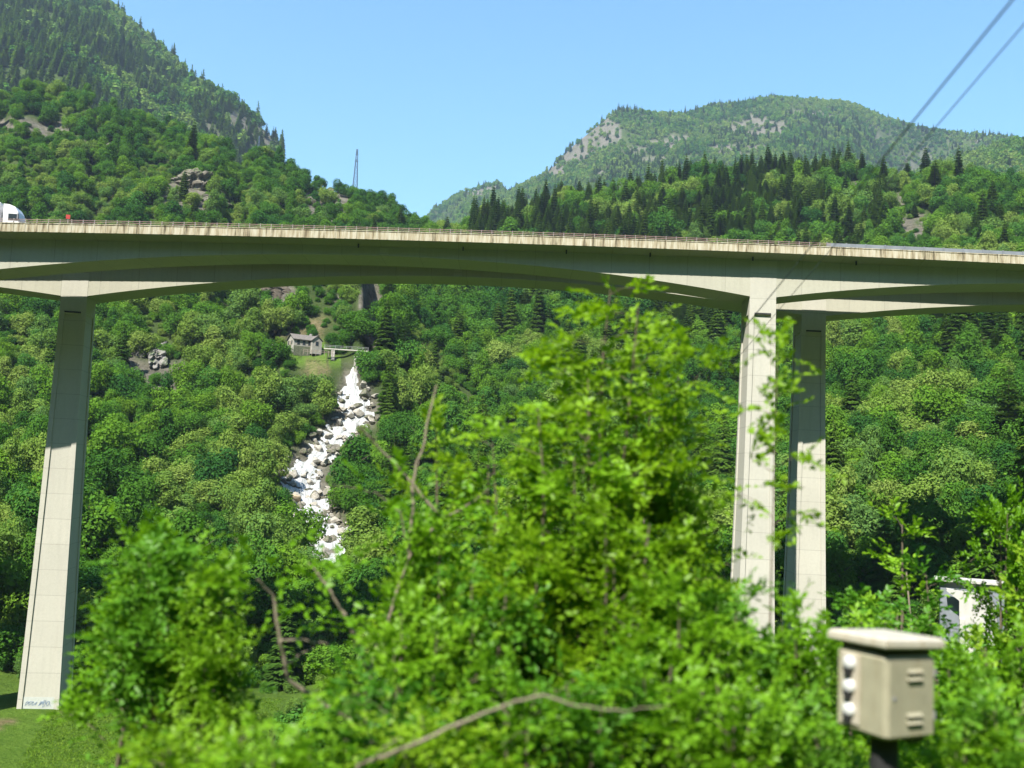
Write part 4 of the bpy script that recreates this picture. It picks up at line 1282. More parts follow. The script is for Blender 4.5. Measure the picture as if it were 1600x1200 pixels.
def near_viaduct(x, y):
    bad = np.zeros(len(x), bool)
    for ps, off in ((NEAR_PIERS, 0), (FAR_PIERS, 12.6)):
        for xp in ps[1:]:
            p, _, _ = path(xp, off + 5.5)
            bad |= np.hypot(x - p[0], y - p[1]) < 9
    return bad

def place_ok(x, y, z, lim=.5, lim_t=1.3):
    mead, lawn = clear_mask(x, y, z)
    hp = at(474, 545, 352)
    ok = ~(mead | lawn) & (torrent_dist(x, y) > lim_t) & ((rock_mask(x, y, z) < lim) | (np.random.default_rng(len(x)).uniform(size=len(x)) < .18)) & ~near_viaduct(x, y)
    ok &= np.hypot(x - hp[0], y - hp[1]) > 8.2
    # the torrent and house stay open to view from the valley
    px, py, w = project(np.stack([x, y, z], -1))
    r_ = np.hypot(x, y)
    for tx, ty, tr, tw in (TORRENT_PX if lim_t > 1.2 else []):
        ok &= ~((np.abs(px - tx) < tw * F / tr * 1.02) & (r_ < tr) & (r_ > tr - 36) & (py > ty))
    ok &= ~((px > 456) & (px < 574) & (r_ > 326) & (r_ < 346) & (py > 545))
    ok &= ~((px > 563) & (px < 598) & (r_ > 344) & (r_ < 466))
    pp = at(1502, 975, 132)
    ok &= ~((np.abs(px - 1512) < 46) & (r_ > 95) & (r_ < 145))
    return ok

rngT = np.random.default_rng(21)
def forest():
    bands = [(62, 165, 5.6, 37, 1), (165, 420, 5.9, 36, 2), (420, 800, 6.6, 35, 3)]
    X, Y, SP = [], [], []
    for r0, r1, s, am, sd in bands:
        x, y = jitter_grid(r0, r1, s, am, sd)
        X.append(x); Y.append(y)
    x, y = np.concatenate(X), np.concatenate(Y)
    z = ground(x, y)
    px, py, w = project(np.stack([x, y, z], -1))
    r_ = np.hypot(x, y)
    ok = place_ok(x, y, z)
    # gaps in the wood
    ok &= ~((fbm(x / 18, y / 18, 71, 3) > .63) & (r_ > 170))
    lowland = (r_ < 165)
    ok &= ~(lowland & (px < 120) & (r_ < 150))
    ok &= ~(lowland & (px > 380) & (r_ < 128) & (rngT.uniform(size=len(x)) < .2))
    ok &= ~(np.abs(y - 130) < 16) | (px < -500)                     # nothing tall grows right under the decks
    x, y, z, px, py, r_ = (a[ok] for a in (x, y, z, px, py, r_))
    n = len(x)
    u = rngT.uniform(size=n)
    cl = fbm(x / 40, y / 40, 81, 3)                                  # kinds grow in patches
    cl2 = fbm(x / 25, y / 25, 91, 3)
    pcon = np.full(n, .012)
    hillD = (r_ > 430) & (px > 735) & (px < 1345)
    pcon = np.where(hillD, np.where(cl > .56, .35, .88), pcon)
    mid = (r_ <= 430) & (r_ > 190) & (px > 590) & (px < 1130)
    pcon = np.where(mid, np.where(cl > .54, .45, .07), pcon)
    pcon = np.where((px > 1340) & (cl > .6), .3, pcon)
    con = u < pcon
    v = rngT.uniform(size=n)
    tone = np.where(cl2 + .25 * (v - .5) > .60, 2, np.where(cl2 + .30 * (v - .5) < .42, 0, 1))
    paleZ = ((px > 230) & (px < 440) & (r_ > 185) & (r_ < 300)) | ((px > 1400) & (px < 1530) & (r_ > 230) & (r_ < 330)) | ((px > 0) & (px < 110) & (r_ > 240) & (r_ < 330)) | ((px > 1255) & (px < 1300) & (r_ > 480))
    tone = np.where(paleZ & (v > .35), 2, tone)
    darkZ = ((px > 430) & (px < 660) & (r_ > 420) & (v < .7)) | ((px < 420) & (r_ > 430) & (v < .35))
    tone = np.where(darkZ, 0, tone)
    shapes = np.array(['domed', 'oval', 'lobed', 'spreading'])[rngT.integers(0, 4, n)]
    cshape = np.where(rngT.uniform(size=n) < .2, 'ragged', np.where(rngT.uniform(size=n) < .5, 'slender', 'full'))
    keys = [((cs, 'pine' if cs == 'ragged' else 'spruce') if c else (sh, ('dark', 'mid', 'pale')[t])) for c, cs, sh, t in zip(con, cshape, shapes, tone)]
    scl = np.where(con, rngT.uniform(.55, 1.22, n), .52 + .72 * rngT.beta(1.6, 2.0, n))
    scl = np.where(lowland[ok], scl * .62, scl)
    scl = np.where((px < 660) & (r_ > 430) & ~con, scl * .88, scl)
    scl = np.where(hillD & ~con, scl * 1.35, scl)
    scl = np.where(hillD & con, scl * .92, scl)
    hgt = np.array([PROTO[k][2] for k in keys]) * scl
    rad = np.array([PROTO[k][3] for k in keys]) * scl
    # keep what can show: its top must clear the ground in front of it
    az = np.degrees(np.arctan2(x, y))
    gz = np.stack([H[np.abs(AZ - a).argmin()] for a in np.arange(-40, 40.01, .5)])
    el = gz / RR[None]
    run = np.maximum.accumulate(el, axis=1)
    bi = np.clip(((az + 40) / .5).round().astype(int), 0, len(run) - 1)
    rj = np.clip(np.searchsorted(RR, r_) - 3, 0, len(RR) - 1)
    vis = (z + hgt) / r_ > run[bi, rj] - .004
    return [a[vis] for a in (x, y, z, px, py, r_, rad, hgt, scl, con, tone)] + [[k for k, q in zip(keys, vis) if q]]

fx, fy, fz, fpx, fpy, fr, frad, fh, fs_, fcon, ftone, fkeys = forest()
frot = rngT.uniform(0, 6.28, len(fx))
flean = rngT.normal(size=(len(fx), 2)) * np.where(fcon, .015, .09)[:, None]
fstr = np.where(fcon[:, None], rngT.uniform(.85, 1.15, (len(fx), 3)), rngT.uniform(.72, 1.32, (len(fx), 3)))

# --- which trees show largest in the picture
FG_TOP = [(0, 1100), (100, 1060), (116, 830), (400, 840), (425, 930), (530, 900), (600, 800), (720, 680), (860, 660), (900, 500), (1000, 470), (1070, 620), (1150, 640), (1290, 640), (1300, 900), (1600, 900)]
def visible_area():
    S = 4
    W_, H_ = 1600 // S, 1200 // S
    buf = np.zeros((H_, W_), bool)
    xx = np.arange(W_) * S
    ft = np.interp(xx, [p[0] for p in FG_TOP], [p[1] for p in FG_TOP])
    yy = np.arange(H_)[:, None] * S
    d0, d1 = np.interp(xx, [0, 800, 1600], [345, 362, 395]), np.interp(xx, [0, 120, 400, 690, 950, 1190, 1262, 1600], [440, 462, 432, 435, 448, 470, 490, 455])
    buf |= (yy > d0[None]) & (yy < d1[None])
    buf |= (yy > ft[None])
    buf |= (yy > 440) & (xx[None] > np.interp(yy, [440, 1090], [92, 25])) & (xx[None] < np.interp(yy, [440, 1090], [146, 110]))
    buf |= (yy > 440) & (xx[None] > np.interp(yy, [440, 900], [1155, 1137])) & (xx[None] < 1213)
    buf |= (yy > 480) & (xx[None] > 1225) & (xx[None] < 1282)
    cx, cy, _ = project(np.stack([fx, fy, fz + fh * .55], -1))
    rx = frad / fr * F / S; ry = fh * .5 / fr * F / S
    cx, cy = cx / S, cy / S
    area = np.zeros(len(fx))
    for i in np.argsort(fr):
        x0, x1 = int(max(0, cx[i] - rx[i])), int(min(W_, cx[i] + rx[i] + 1))
        y0, y1 = int(max(0, cy[i] - ry[i])), int(min(H_, cy[i] + ry[i] + 1))
        if x1 <= x0 or y1 <= y0: continue
        gx, gy = np.meshgrid(np.arange(x0, x1), np.arange(y0, y1))
        e = ((gx - cx[i]) / rx[i]) ** 2 + ((gy - cy[i]) / ry[i]) ** 2
        if fcon[i]: e = (np.abs(gx - cx[i]) / rx[i] < np.clip((gy - cy[i] + ry[i]) / (2 * ry[i]), 0, 1)) * .5 + .6
        new = (e < 1) & ~buf[y0:y1, x0:x1]
        area[i] = new.sum()
        buf[y0:y1, x0:x1] |= (e < 1)
    return area, cx * S, cy * S
farea, fcx, fcy = visible_area()
order = np.argsort(-farea)
single = set([i for i in order if not fcon[i] and farea[i] > 3][:298] + [i for i in order if fcon[i] and farea[i] > 3][:170])

def zone(px, py, r_):
    if py < 352:
        if px < 180: a = 'above the lorry end of the bridge'
        elif px < 430: a = 'on the ridge above the bridge, left'
        elif px < 662: a = 'on the crag ridge below the pylon'
        elif px < 770: a = 'in the gap above the bridge middle'
        elif px < 960: a = 'at the left end of the conifer hill'
        elif px < 1150: a = 'on the conifer hill above the bridge'
        elif px < 1345: a = 'at the right end of the conifer hill'
        else: a = 'above the grey barrier at far right'
        return a
    v = 'high' if py < 560 else 'halfway up' if py < 720 else 'low'
    if px < 60: return v + ', left of the tall left leg'
    if px < 230: return v + ', just right of the left leg'
    if px < 345: return v + ', on the slope left of the torrent'
    if px < 470: return v + ', nearest the torrent on its left'
    if px < 640: return v + ', beside the torrent on its right'
    if px < 800: return v + ', on the slope right of the torrent'
    if px < 960: return v + ', behind the tall leafy tree'
    if px < 1160: return v + ', just left of the paired legs'
    if px < 1230: return v + ', between the paired legs'
    if px < 1400: return v + ', just right of the paired legs'
    return v + ', at the far right edge'

rows = []
for i in sorted(single):
    shape, tone = fkeys[i]
    cm, tm, hh, rr = PROTO[fkeys[i]]
    con = bool(fcon[i])
    kind = 'conifer_tree' if con else 'broadleaf_tree'
    loc = (fx[i], fy[i], fz[i] - .3)
    o = bpy.data.objects.new(kind, None); C.objects.link(o)
    o.location = loc; o.rotation_euler = (flean[i, 0], flean[i, 1], frot[i]); o.scale = tuple(fs_[i] * fstr[i])
    link('trunk', tm, o); link('crown', cm, o)
    big = 'tall ' if fs_[i] * hh > (19 if con else 10.5) else 'small ' if fs_[i] * hh < (15.5 if con else 7.5) else ''
    zn = zone(float(fcx[i]), float(fcy[i]), float(fr[i]))
    if con: lab = f"{big}{ {'slender': 'slender dark', 'full': 'full dark', 'ragged': 'ragged lighter'}[shape] } conifer {zn}"
    else: lab = f"{big}{ {'dark': 'dark', 'mid': 'mid-green', 'pale': 'pale'}[tone] } { {'domed': 'domed', 'oval': 'upright', 'lobed': 'lobed', 'spreading': 'spreading'}[shape] } tree {zn}"
    tag(o, lab, 'tree', ('conifers ' if con else 'broadleaf trees ') + zn)
    rows.append((o, float(fcx[i]), lab))
order_labels(rows)

pk = sorted(PROTO.keys())
rest = np.array([i for i in range(len(fx)) if i not in single])
scatter_object('woodland', 'dense mixed wood covering the slopes behind and between the single trees', [joined('wood_tree', PROTO[k][0], PROTO[k][1]) for k in pk],
               np.stack([fx, fy, fz - .3], -1)[rest], [pk.index(fkeys[i]) for i in rest], np.concatenate([flean, frot[:, None]], 1)[rest], (fs_[:, None] * fstr)[rest])

def far_forest():
    x, y = jitter_grid(900, 3500, 9.6, 33.5, 5)
    z = ground(x, y)
    px, py, w = project(np.stack([x, y, z], -1))
    r_ = np.hypot(x, y)
    az = np.degrees(np.arctan2(x, y))
    gz = np.stack([H[np.abs(AZ - a).argmin()] for a in np.arange(-40, 40.01, .25)])
    run = np.maximum.accumulate(gz / RR[None], axis=1)
    bi = np.clip(((az + 40) / .25).round().astype(int), 0, len(run) - 1)
    rj = np.clip(np.searchsorted(RR, r_) - 2, 0, len(RR) - 1)
    ok = ((z + 14) / r_ > run[bi, rj] - .002) & (py > -120) & (px > -80) & (px < 1680)
    ok &= (rock_mask(x, y, z) < .5) | (rngT.uniform(size=len(x)) < .22)
    ok &= ~((fbm(x / 60, y / 60, 171, 4) > .64) & (rngT.uniform(size=len(x)) < .6))
    x, y, z, px, py, r_ = (a[ok] for a in (x, y, z, px, py, r_))
    n = len(x)
    cl = fbm(x / 120, y / 120, 181, 4)
    u = rngT.uniform(size=n); v = rngT.uniform(size=n)
    leftB = px < 440
    pcon = np.where(leftB, np.where(cl > .52, .2, .88), np.where(cl < .42, .5, .06))
    con = u < pcon
    shapes = np.array(['domed', 'oval', 'lobed'])[rngT.integers(0, 3, n)]
    cl2 = fbm(x / 60, y / 60, 191, 3)
    tone = np.where(cl2 + .2 * (v - .5) > .50, 2, np.where(cl2 + .25 * (v - .5) < .36, 0, 1))
    fk = sorted(FARP.keys())
    idx = [fk.index((('slender', 'full')[int(a * 2)], 'spruce')) if c else fk.index((sh, ('dark', 'mid', 'pale')[t])) for c, a, sh, t in zip(con, v, shapes, tone)]
    scl = np.where(con, rngT.uniform(.55, 1.15, n), rngT.uniform(.6, 1.25, n)) * np.where(leftB, 1.4, 1.05)
    far = r_ > 1950
    for nm, lab, k in (('distant_forest', 'far-off forest of conifers on the steep upper mountain at left', (px < 600) & ~far), ('mountain_forest', 'hazy far-off forest on the mountains at right', ~((px < 600) & ~far))):
        scatter_object(nm, lab, [FARP[q] for q in fk], np.stack([x, y, z - .5], -1)[k], np.array(idx)[k], rngT.uniform(0, 6.28, n)[k], (scl[:, None] * rngT.uniform(.75, 1.3, (n, 3)))[k])
    print('far trees', n)
far_forest()
print('forest', len(fx), 'single', len(single))

def understory():
    x, y = jitter_grid(150, 640, 4.3, 35, 8)
    x2, y2 = jitter_grid(60, 150, 4.2, 36, 18)
    x, y = np.concatenate([x, x2]), np.concatenate([y, y2])
    z = ground(x, y)
    px, py, w = project(np.stack([x, y, z], -1))
    r_ = np.hypot(x, y)
    ok = place_ok(x, y, z, .5, 1.08) & ((r_ < 150) | (np.abs(y - 130) > 16)) & (px > -60) & (px < 1660)
    x, y, z = x[ok], y[ok], z[ok]
    n = len(x)
    ks = [k for k in pk if k[1] in ('dark', 'mid', 'pale') and k[0] in ('domed', 'lobed', 'spreading')]
    cl2 = fbm(x / 25, y / 25, 95, 3); v = rngT.uniform(size=n)
    want = np.where(cl2 + .3 * (v - .5) > .58, 'pale', np.where(cl2 + .3 * (v - .5) < .42, 'dark', 'mid'))
    idx = [next(j for j in rngT.permutation(len(ks)) if ks[j][1] == t) for t in want]
    scatter_object('bushes', 'low bushes and undergrowth filling the gaps between the trees on the slopes', [PROTO[k][0] for k in ks], np.stack([x, y, z - .8], -1), idx, rngT.uniform(0, 6.28, n), rngT.uniform(.22, .46, n) * np.where(np.hypot(x, y) < 150, .62, 1))
understory()

# ------------------------------------------------------------------ the bank beside the track: saplings and shrubs close to the train
def spray_leaves(org, dirs, length, nleaf, lsize, rng, droop=.25):
    """leafy twigs: n twigs, each with leaves set alternately along it; returns quads folded at the midrib (2 faces per leaf)"""
    n = len(org)
    dirs = dirs / np.linalg.norm(dirs, axis=1)[:, None]
    up = np.array([0, 0, 1.0])
    side = np.cross(dirs, up); side /= np.maximum(np.linalg.norm(side, axis=1), 1e-6)[:, None]
    nor = np.cross(side, dirs)
    k = np.arange(nleaf)
    t = (k + .6) / nleaf
    sgn = np.where(k % 2 == 0, 1.0, -1.0)
    pos = org[:, None] + dirs[:, None] * (length[:, None] * t)[..., None] - up * (droop * length[:, None] * t ** 2)[..., None]
    j = rng.normal(size=(n, nleaf, 3)) * .28
    ld = dirs[:, None] * (.45 + .5 * t)[None, :, None] + side[:, None] * sgn[None, :, None] * (1.0 - .5 * t)[None, :, None] + j
    ld /= np.linalg.norm(ld, axis=2)[..., None]
    ln = nor[:, None] + rng.normal(size=(n, nleaf, 3)) * .38
    ls = np.cross(ld, ln); ls /= np.maximum(np.linalg.norm(ls, axis=2), 1e-6)[..., None]
    ln = np.cross(ls, ld)
    sz = (lsize * rng.uniform(.6, 1.25, (n, nleaf)))[..., None]
    p0 = pos + ld * sz * .06
    tip = pos + ld * sz - ln * sz * .10
    wl = pos + ld * sz * .42 + ls * sz * .29 + ln * sz * .07
    wr = pos + ld * sz * .42 - ls * sz * .29 + ln * sz * .07
    wl2 = pos + ld * sz * .74 + ls * sz * .19 + ln * sz * .02
    wr2 = pos + ld * sz * .74 - ls * sz * .19 + ln * sz * .02
    V = np.stack([p0, wr, wr2, tip, wl2, wl], 2).reshape(-1, 6, 3)
    m = len(V)
    b = np.arange(m)[:, None] * 6
    Fq = np.concatenate([b + np.array([0, 1, 2, 3]), b + np.array([0, 3, 4, 5])])
    return V.reshape(-1, 3), Fq

def shrub_proto(seed, Hh, Rr, stems, nspray, lsize, nleaf=11, low=.12, airy=0.0, flat=0.0, thin=1.0):
    """several stems from one root, branching, with leafy twigs all round an uneven outline"""
    rng = np.random.default_rng(seed)
    mb = MB()
    org, dr, ln = [], [], []
    for s_ in range(stems):
        a = s_ * 2 * math.pi / stems + rng.uniform(-.5, .5)
        lean = rng.uniform(.15, .55) * Rr if stems > 1 else .12 * Rr
        hs = Hh * rng.uniform(.72, 1.0) if s_ else Hh
        pts = []
        wob = rng.normal(size=2) * .12 * Rr
        for t in np.linspace(0, 1, 9):
            pts.append(np.array([math.cos(a) * lean * t ** 1.4 + wob[0] * math.sin(t * 5), math.sin(a) * lean * t ** 1.4 + wob[1] * math.sin(t * 4 + 1), hs * t]))
        r0 = (.010 * hs + .010) * thin
        mb.tube([pts[0] - np.array([0, 0, .6])] + pts, [r0 * 1.1] + list(np.linspace(r0, .008, 9)), 6)
        nb = max(5, int(15 * (hs / 5) ** .5))
        for b in range(nb):
            t = low + (1 - low) * (b + rng.uniform(.1, .9)) / nb
            f = t * 8; i = min(int(f), 7)
            p = pts[i] * (1 - f + i) + pts[i + 1] * (f - i)
            ph = b * 2.4 + rng.uniform(-.6, .6)
            env = math.sin(math.pi * min(1, .16 + .80 * t)) ** .7
            L_ = Rr * env * rng.uniform(.55, 1.15)
            d = np.array([math.cos(ph), math.sin(ph), rng.uniform(.15, .8) * (1 - flat) + .12 * flat]); d /= np.linalg.norm(d)
            bp = [p + d * L_ * q + np.array([0, 0, .10 * L_ * math.sin(q * 3)]) + rng.normal(size=3) * .04 * L_ * (q > 0) for q in (0, .35, .7, 1.0)]
            rb = max(.006, r0 * (1 - t) * .5)
            mb.tube(bp, [rb, rb * .75, rb * .5, .004], 5)
            ns = max(3, int(nspray / (stems * nb) * rng.uniform(.6 - airy * .3, 1.4)))
            for q in rng.uniform(.18, 1.0, ns) ** .8:
                k = min(int(q * 3), 2); u = q * 3 - k
                o = bp[k] * (1 - u) + bp[k + 1] * u + rng.normal(size=3) * .05
                dd = d * .8 + rng.normal(size=3) * np.array([.65, .65, .65 * (1 - flat) + .12 * flat]) + np.array([0, 0, .12])
                org.append(o); dr.append(dd); ln.append(rng.uniform(.26, .52) * (1 if q < .85 else 1.25))
    V, Fq = spray_leaves(np.array(org), np.array(dr), np.array(ln), nleaf, lsize, rng)
    return V, Fq, mb

FGP = {}
for nm, args in dict(
        thick=dict(seed=101, Hh=5.0, Rr=1.05, stems=4, nspray=900, lsize=.098),
        round=dict(seed=102, Hh=4.2, Rr=1.15, stems=5, nspray=950, lsize=.105),
        tall=dict(seed=103, Hh=8.2, Rr=1.25, stems=2, nspray=950, lsize=.115, low=.3),
        airy=dict(seed=104, Hh=7.0, Rr=.95, stems=2, nspray=380, lsize=.11, low=.3, airy=1.0),
        spread=dict(seed=108, Hh=8.2, Rr=1.9, stems=4, nspray=900, lsize=.12, low=.36, airy=1.0, flat=.7, thin=.5),
        wisp=dict(seed=109, Hh=7.0, Rr=.85, stems=1, nspray=90, lsize=.12, low=.66, airy=1.0, flat=.6, thin=.3),
        tuft=dict(seed=107, Hh=6.4, Rr=1.15, stems=3, nspray=800, lsize=.105, low=.60),
        low=dict(seed=105, Hh=2.6, Rr=.75, stems=7, nspray=620, lsize=.088, low=.1),
        big=dict(seed=106, Hh=7.5, Rr=2.0, stems=4, nspray=1500, lsize=.12, low=.2)).items():
    V, Fq, mb = shrub_proto(**args)
    tm = mb.mesh('stems', M['bark'])
    for tone in FG_LEAF: FGP[nm, tone] = (np_mesh('crown', V, Fq, FG_LEAF[tone]), tm, float(np.percentile(V[:, 2], 99.7)))

def fg(kind, tone, px, toppy, d, label, cat='shrub', rz=0.0, wide=1.0, group='shrubs on the bank beside the railway'):
    cm, tm, hh = FGP[kind, tone]
    t = at(px, toppy, d)
    z = float(ground(t[0], t[1]))
    sc = (t[2] - z) / hh
    name = {'shrub': 'shrub', 'tree': 'sapling'}[cat]
    o = thing(name, label, cat, (t[0], t[1], z), group if cat == 'shrub' else 'young trees on the bank beside the railway', rz)
    o.scale = (wide, wide, sc)
    link('stems', tm, o); link('crown', cm, o)
    return o

fg('spread', 'yellow', 955, 436, 13.5, 'tallest bright green sapling, its top reaching the bridge girder', 'tree', .4, 1.0)
fg('spread', 'bright', 905, 640, 12.8, 'bushy bright sapling under the left side of the tallest one', 'tree', 2.4, .95)
fg('spread', 'yellow', 1015, 520, 14.2, 'loose bright sapling close behind the tallest one, to its right', 'tree', 5.2, .8)
fg('airy', 'yellow', 1050, 600, 14.5, 'thin bright sapling just right of the tallest one', 'tree', 1.9, 1.0)
fg('wisp', 'yellow', 1215, 496, 13.0, 'sparse sapling whose top sprays cross the paired legs', 'tree', 4.3, .8)
fg('airy', 'yellow', 730, 640, 14.5, 'thin yellow-green sapling halfway between torrent and tallest sapling', 'tree', 3.3, 1.0)
fg('spread', 'yellow', 790, 690, 14.5, 'leafy sapling close left of the bushy bright one', 'tree', 3.3, .95)
fg('thick', 'bright', 650, 790, 13.5, 'leafy bright shrub at the lower right of the torrent', 'shrub', 1.0, .68)
fg('thick', 'bright', 700, 830, 12.6, 'bright upright shrub below the thin yellow-green sapling', 'shrub', 2.0, .9)
fg('round', 'yellow', 830, 830, 12.0, 'yellow-green shrub below the leafy sapling in mid picture', 'shrub', 5.0, 1.0)
fg('thick', 'yellow', 965, 780, 11.5, 'dense yellow-green shrub at the foot of the tallest sapling', 'shrub', 2.0, 1.0)
fg('big', 'bright', 1075, 760, 13.8, 'big bushy shrub just left of the front leg', 'shrub', 0.7, .62)
fg('thick', 'deep', 1160, 905, 12.0, 'darker leafy shrub in front of the front leg base', 'shrub', 3.9, .85)
fg('round', 'bright', 1245, 940, 12.5, 'rounded shrub in front of the rear leg base', 'shrub', 2.2, .75)
fg('tuft', 'bright', 232, 808, 14.0, 'tall green shrub just right of the tall leg in the meadow', 'shrub', .3, .85)
fg('tuft', 'deep', 285, 838, 13.0, 'broad deep green shrub left of the bare forked branches', 'shrub', 4.0, .85)
fg('tuft', 'bright', 340, 872, 12.4, 'bright shrub directly left of the bare forked branches', 'shrub', 2.8, .58)
fg('low', 'yellow', 300, 1130, 9.5, 'low yellow-green shrub at the bottom left of the bank', 'shrub', 1.2, .9)
fg('low', 'bright', 440, 1105, 9.2, 'low bright shrub under the bare forked branches', 'shrub', 4.4, .95)
fg('low', 'deep', 590, 1040, 9.8, 'low dark shrub right of the bare forked branches', 'shrub', .1, .9)
fg('round', 'bright', 660, 930, 11.0, 'rounded shrub right of the bare branches, below the torrent', 'shrub', 3.0, .8)
fg('thick', 'deep', 745, 890, 11.2, 'deep green upright shrub left of the picture middle', 'shrub', 1.7, .8)
fg('low', 'yellow', 690, 1095, 9.2, 'low yellow-green shrub above the long bare branch', 'shrub', 2.3, .9)
fg('low', 'bright', 800, 1040, 9.6, 'low bright shrub at the bend of the long bare branch', 'shrub', 5.9, 1.0)
fg('low', 'deep', 915, 1030, 9.8, 'low dark shrub right of the long bare branch', 'shrub', 3.6, 1.0)
fg('low', 'bright', 1040, 1010, 9.8, 'low bright shrub between long bare branch and cabinet', 'shrub', .9, 1.0)
fg('round', 'bright', 1050, 900, 11.0, 'bright shrub in front of the big bushy shrub', 'shrub', 4.9, .9)
fg('low', 'bright', 1160, 1040, 9.8, 'low bright shrub a little left of the cabinet', 'shrub', 2.7, .95)
fg('low', 'deep', 1245, 1075, 10.4, 'low dark shrub touching the left side of the cabinet', 'shrub', 1.5, .75)
fg('thick', 'deep', 1365, 930, 19.0, 'green shrub directly behind the cabinet', 'shrub', 2.0, 1.3)
fg('thick', 'bright', 1320, 960, 17.0, 'brighter shrub behind the cabinet, to its left', 'shrub', 5.0, 1.1)
fg('airy', 'bright', 1415, 790, 27.0, 'thin young tree behind the cabinet, left of the portal', 'tree', 1.0, 1.6)
fg('big', 'bright', 1570, 775, 32.0, 'wide leafy young tree right of the portal', 'tree', 2.9, 1.0)
fg('airy', 'deep', 1496, 872, 25.0, 'thin dark-stemmed young tree in front of the portal', 'tree', 2.1, 1.5)
fg('airy', 'yellow', 1585, 850, 21.0, 'pale sparse young tree at the right picture edge', 'tree', .2, 1.2)
fg('round', 'bright', 1500, 1015, 17.0, 'rounded shrub right of the cabinet below the portal', 'shrub', 3.8, 1.1)
fg('thick', 'bright', 1575, 980, 15.0, 'tall shrub at the right picture edge below the portal', 'shrub', 5.1, .9)
fg('low', 'bright', 1505, 1090, 10.8, 'low shrub at the bottom right of the cabinet', 'shrub', 4.1, .9)
fg('low', 'deep', 1590, 1060, 10.8, 'low dark shrub in the bottom right corner', 'shrub', .6, 1.0)

def bare_tree():
    """forked grey stems and long bare boughs among the leaves"""
    d = 12.2
    b = at(590, 1230, d)
    z = float(ground(b[0], b[1]))
    root = thing('sapling', 'half-bare young tree with forked grey-brown boughs, below the torrent', 'tree', (b[0], b[1], z), 'young trees on the bank beside the railway')
    O = np.array([b[0], b[1], z])
    P = lambda px, py, dd=0.0: at(px, py, d + dd) - O
    rng = np.random.default_rng(5)
    def bough(name, pts, r0, r1):
        pts = [np.asarray(p) for p in pts]
        fine = []
        for a, c in zip(pts[:-1], pts[1:]):
            for t in np.linspace(0, 1, 5)[:-1]: fine.append(a * (1 - t) + c * t + rng.normal(size=3) * .008)
        fine.append(pts[-1])
        return part(name, MB().tube(fine, list(np.linspace(r0, r1, len(fine))), 7), M['pale_bark'], root)
    foot = np.array([0, 0, -.5])
    bough('trunk', [foot, P(588, 1200), P(578, 1050), P(545, 970), P(512, 915), P(482, 880)], 0.0468, 0.0110)
    bough('limb', [P(586, 1150), P(520, 1110, -.3), P(450, 1060, -.5), P(436, 985, -.6), P(425, 930, -.6), P(402, 905, -.7)], 0.0358, 0.0100)
    bough('limb', [P(438, 1000, -.6), P(470, 1000, -.5), P(510, 1008, -.3), P(520, 1012, -.2)], 0.0193, 0.0100)
    bough('limb', [P(445, 1040, -.5), P(468, 1025, -.4), P(490, 1012, -.3)], 0.0154, 0.0050)
    bough('limb', [P(580, 1060), P(592, 985, .4), P(612, 972, .5)], 0.0220, 0.0100)
    bough('limb', [P(588, 1120, .1), P(640, 1000, .6), P(632, 960, .7), P(622, 950, .7)], 0.0275, 0.0100)
    bough('limb', [P(600, 985, .4), P(640, 870, .5), P(690, 810, .6), P(630, 740, .6), P(585, 690, .5), P(556, 662, .4)], 0.0248, 0.0110)
    bough('limb', [P(640, 870, .5), P(645, 760, .8), P(662, 690, .9), P(682, 602, 1.0)], 0.0220, 0.0130)
    bough('limb', [P(690, 812, .6), P(730, 790, .7), P(772, 758, .8)], 0.0143, 0.0040)
    bough('limb', [P(640, 870, .5), P(625, 800, .4), P(590, 772, .3), P(560, 763, .2), P(520, 758, .1)], 0.0132, 0.0030)
    og, dd, ll = [], [], []
    for px, py, o in [(482, 880, 0), (500, 900, 0), (545, 960, 0), (402, 905, -.7), (425, 930, -.6), (612, 972, .5), (622, 950, .7), (690, 810, .6), (772, 758, .8), (650, 850, .5), (600, 780, .3), (640, 1000, .6), (735, 790, .7), (660, 800, .6), (680, 830, .6)]:
        for _ in range(8):
            og.append(P(px, py, o) + rng.normal(size=3) * np.array([.3, .3, .18])); dd.append(rng.normal(size=3) + np.array([0, 0, .2])); ll.append(rng.uniform(.3, .6))
    V, Fq = spray_leaves(np.array(og), np.array(dd), np.array(ll), 9, .12, rng)
    link('crown', np_mesh('crown', V, Fq, FG_LEAF['bright']), root)
    d2 = 8.6
    b2 = at(548, 1250, d2); z2 = float(ground(b2[0], b2[1]))
    r2 = thing('dead_branch', 'long bare grey branch bending across the bottom of the leaves', 'branch', (b2[0], b2[1], z2))
    O2 = np.array([b2[0], b2[1], z2]); P2 = lambda px, py, o=0.0: at(px, py, d2 - .55 + o) - O2
    pts = [np.array([0, 0, -.2]), P2(560, 1196, .3), P2(640, 1166), P2(720, 1130), P2(790, 1101), P2(848, 1085), P2(900, 1104), P2(960, 1110), P2(1036, 1104)]
    fine = []
    for a, c in zip(pts[:-1], pts[1:]):
        for t in np.linspace(0, 1, 5)[:-1]: fine.append(a * (1 - t) + c * t + rng.normal(size=3) * .005)
    fine.append(pts[-1])
    part('stem', MB().tube(fine, list(np.linspace(.020, .004, len(fine))), 7), M['pale_bark'], r2)
    part('twig', MB().tube([P2(580, 1190, .25), P2(600, 1168), P2(626, 1152)], [.009, .006, .003], 6), M['pale_bark'], r2)
bare_tree()

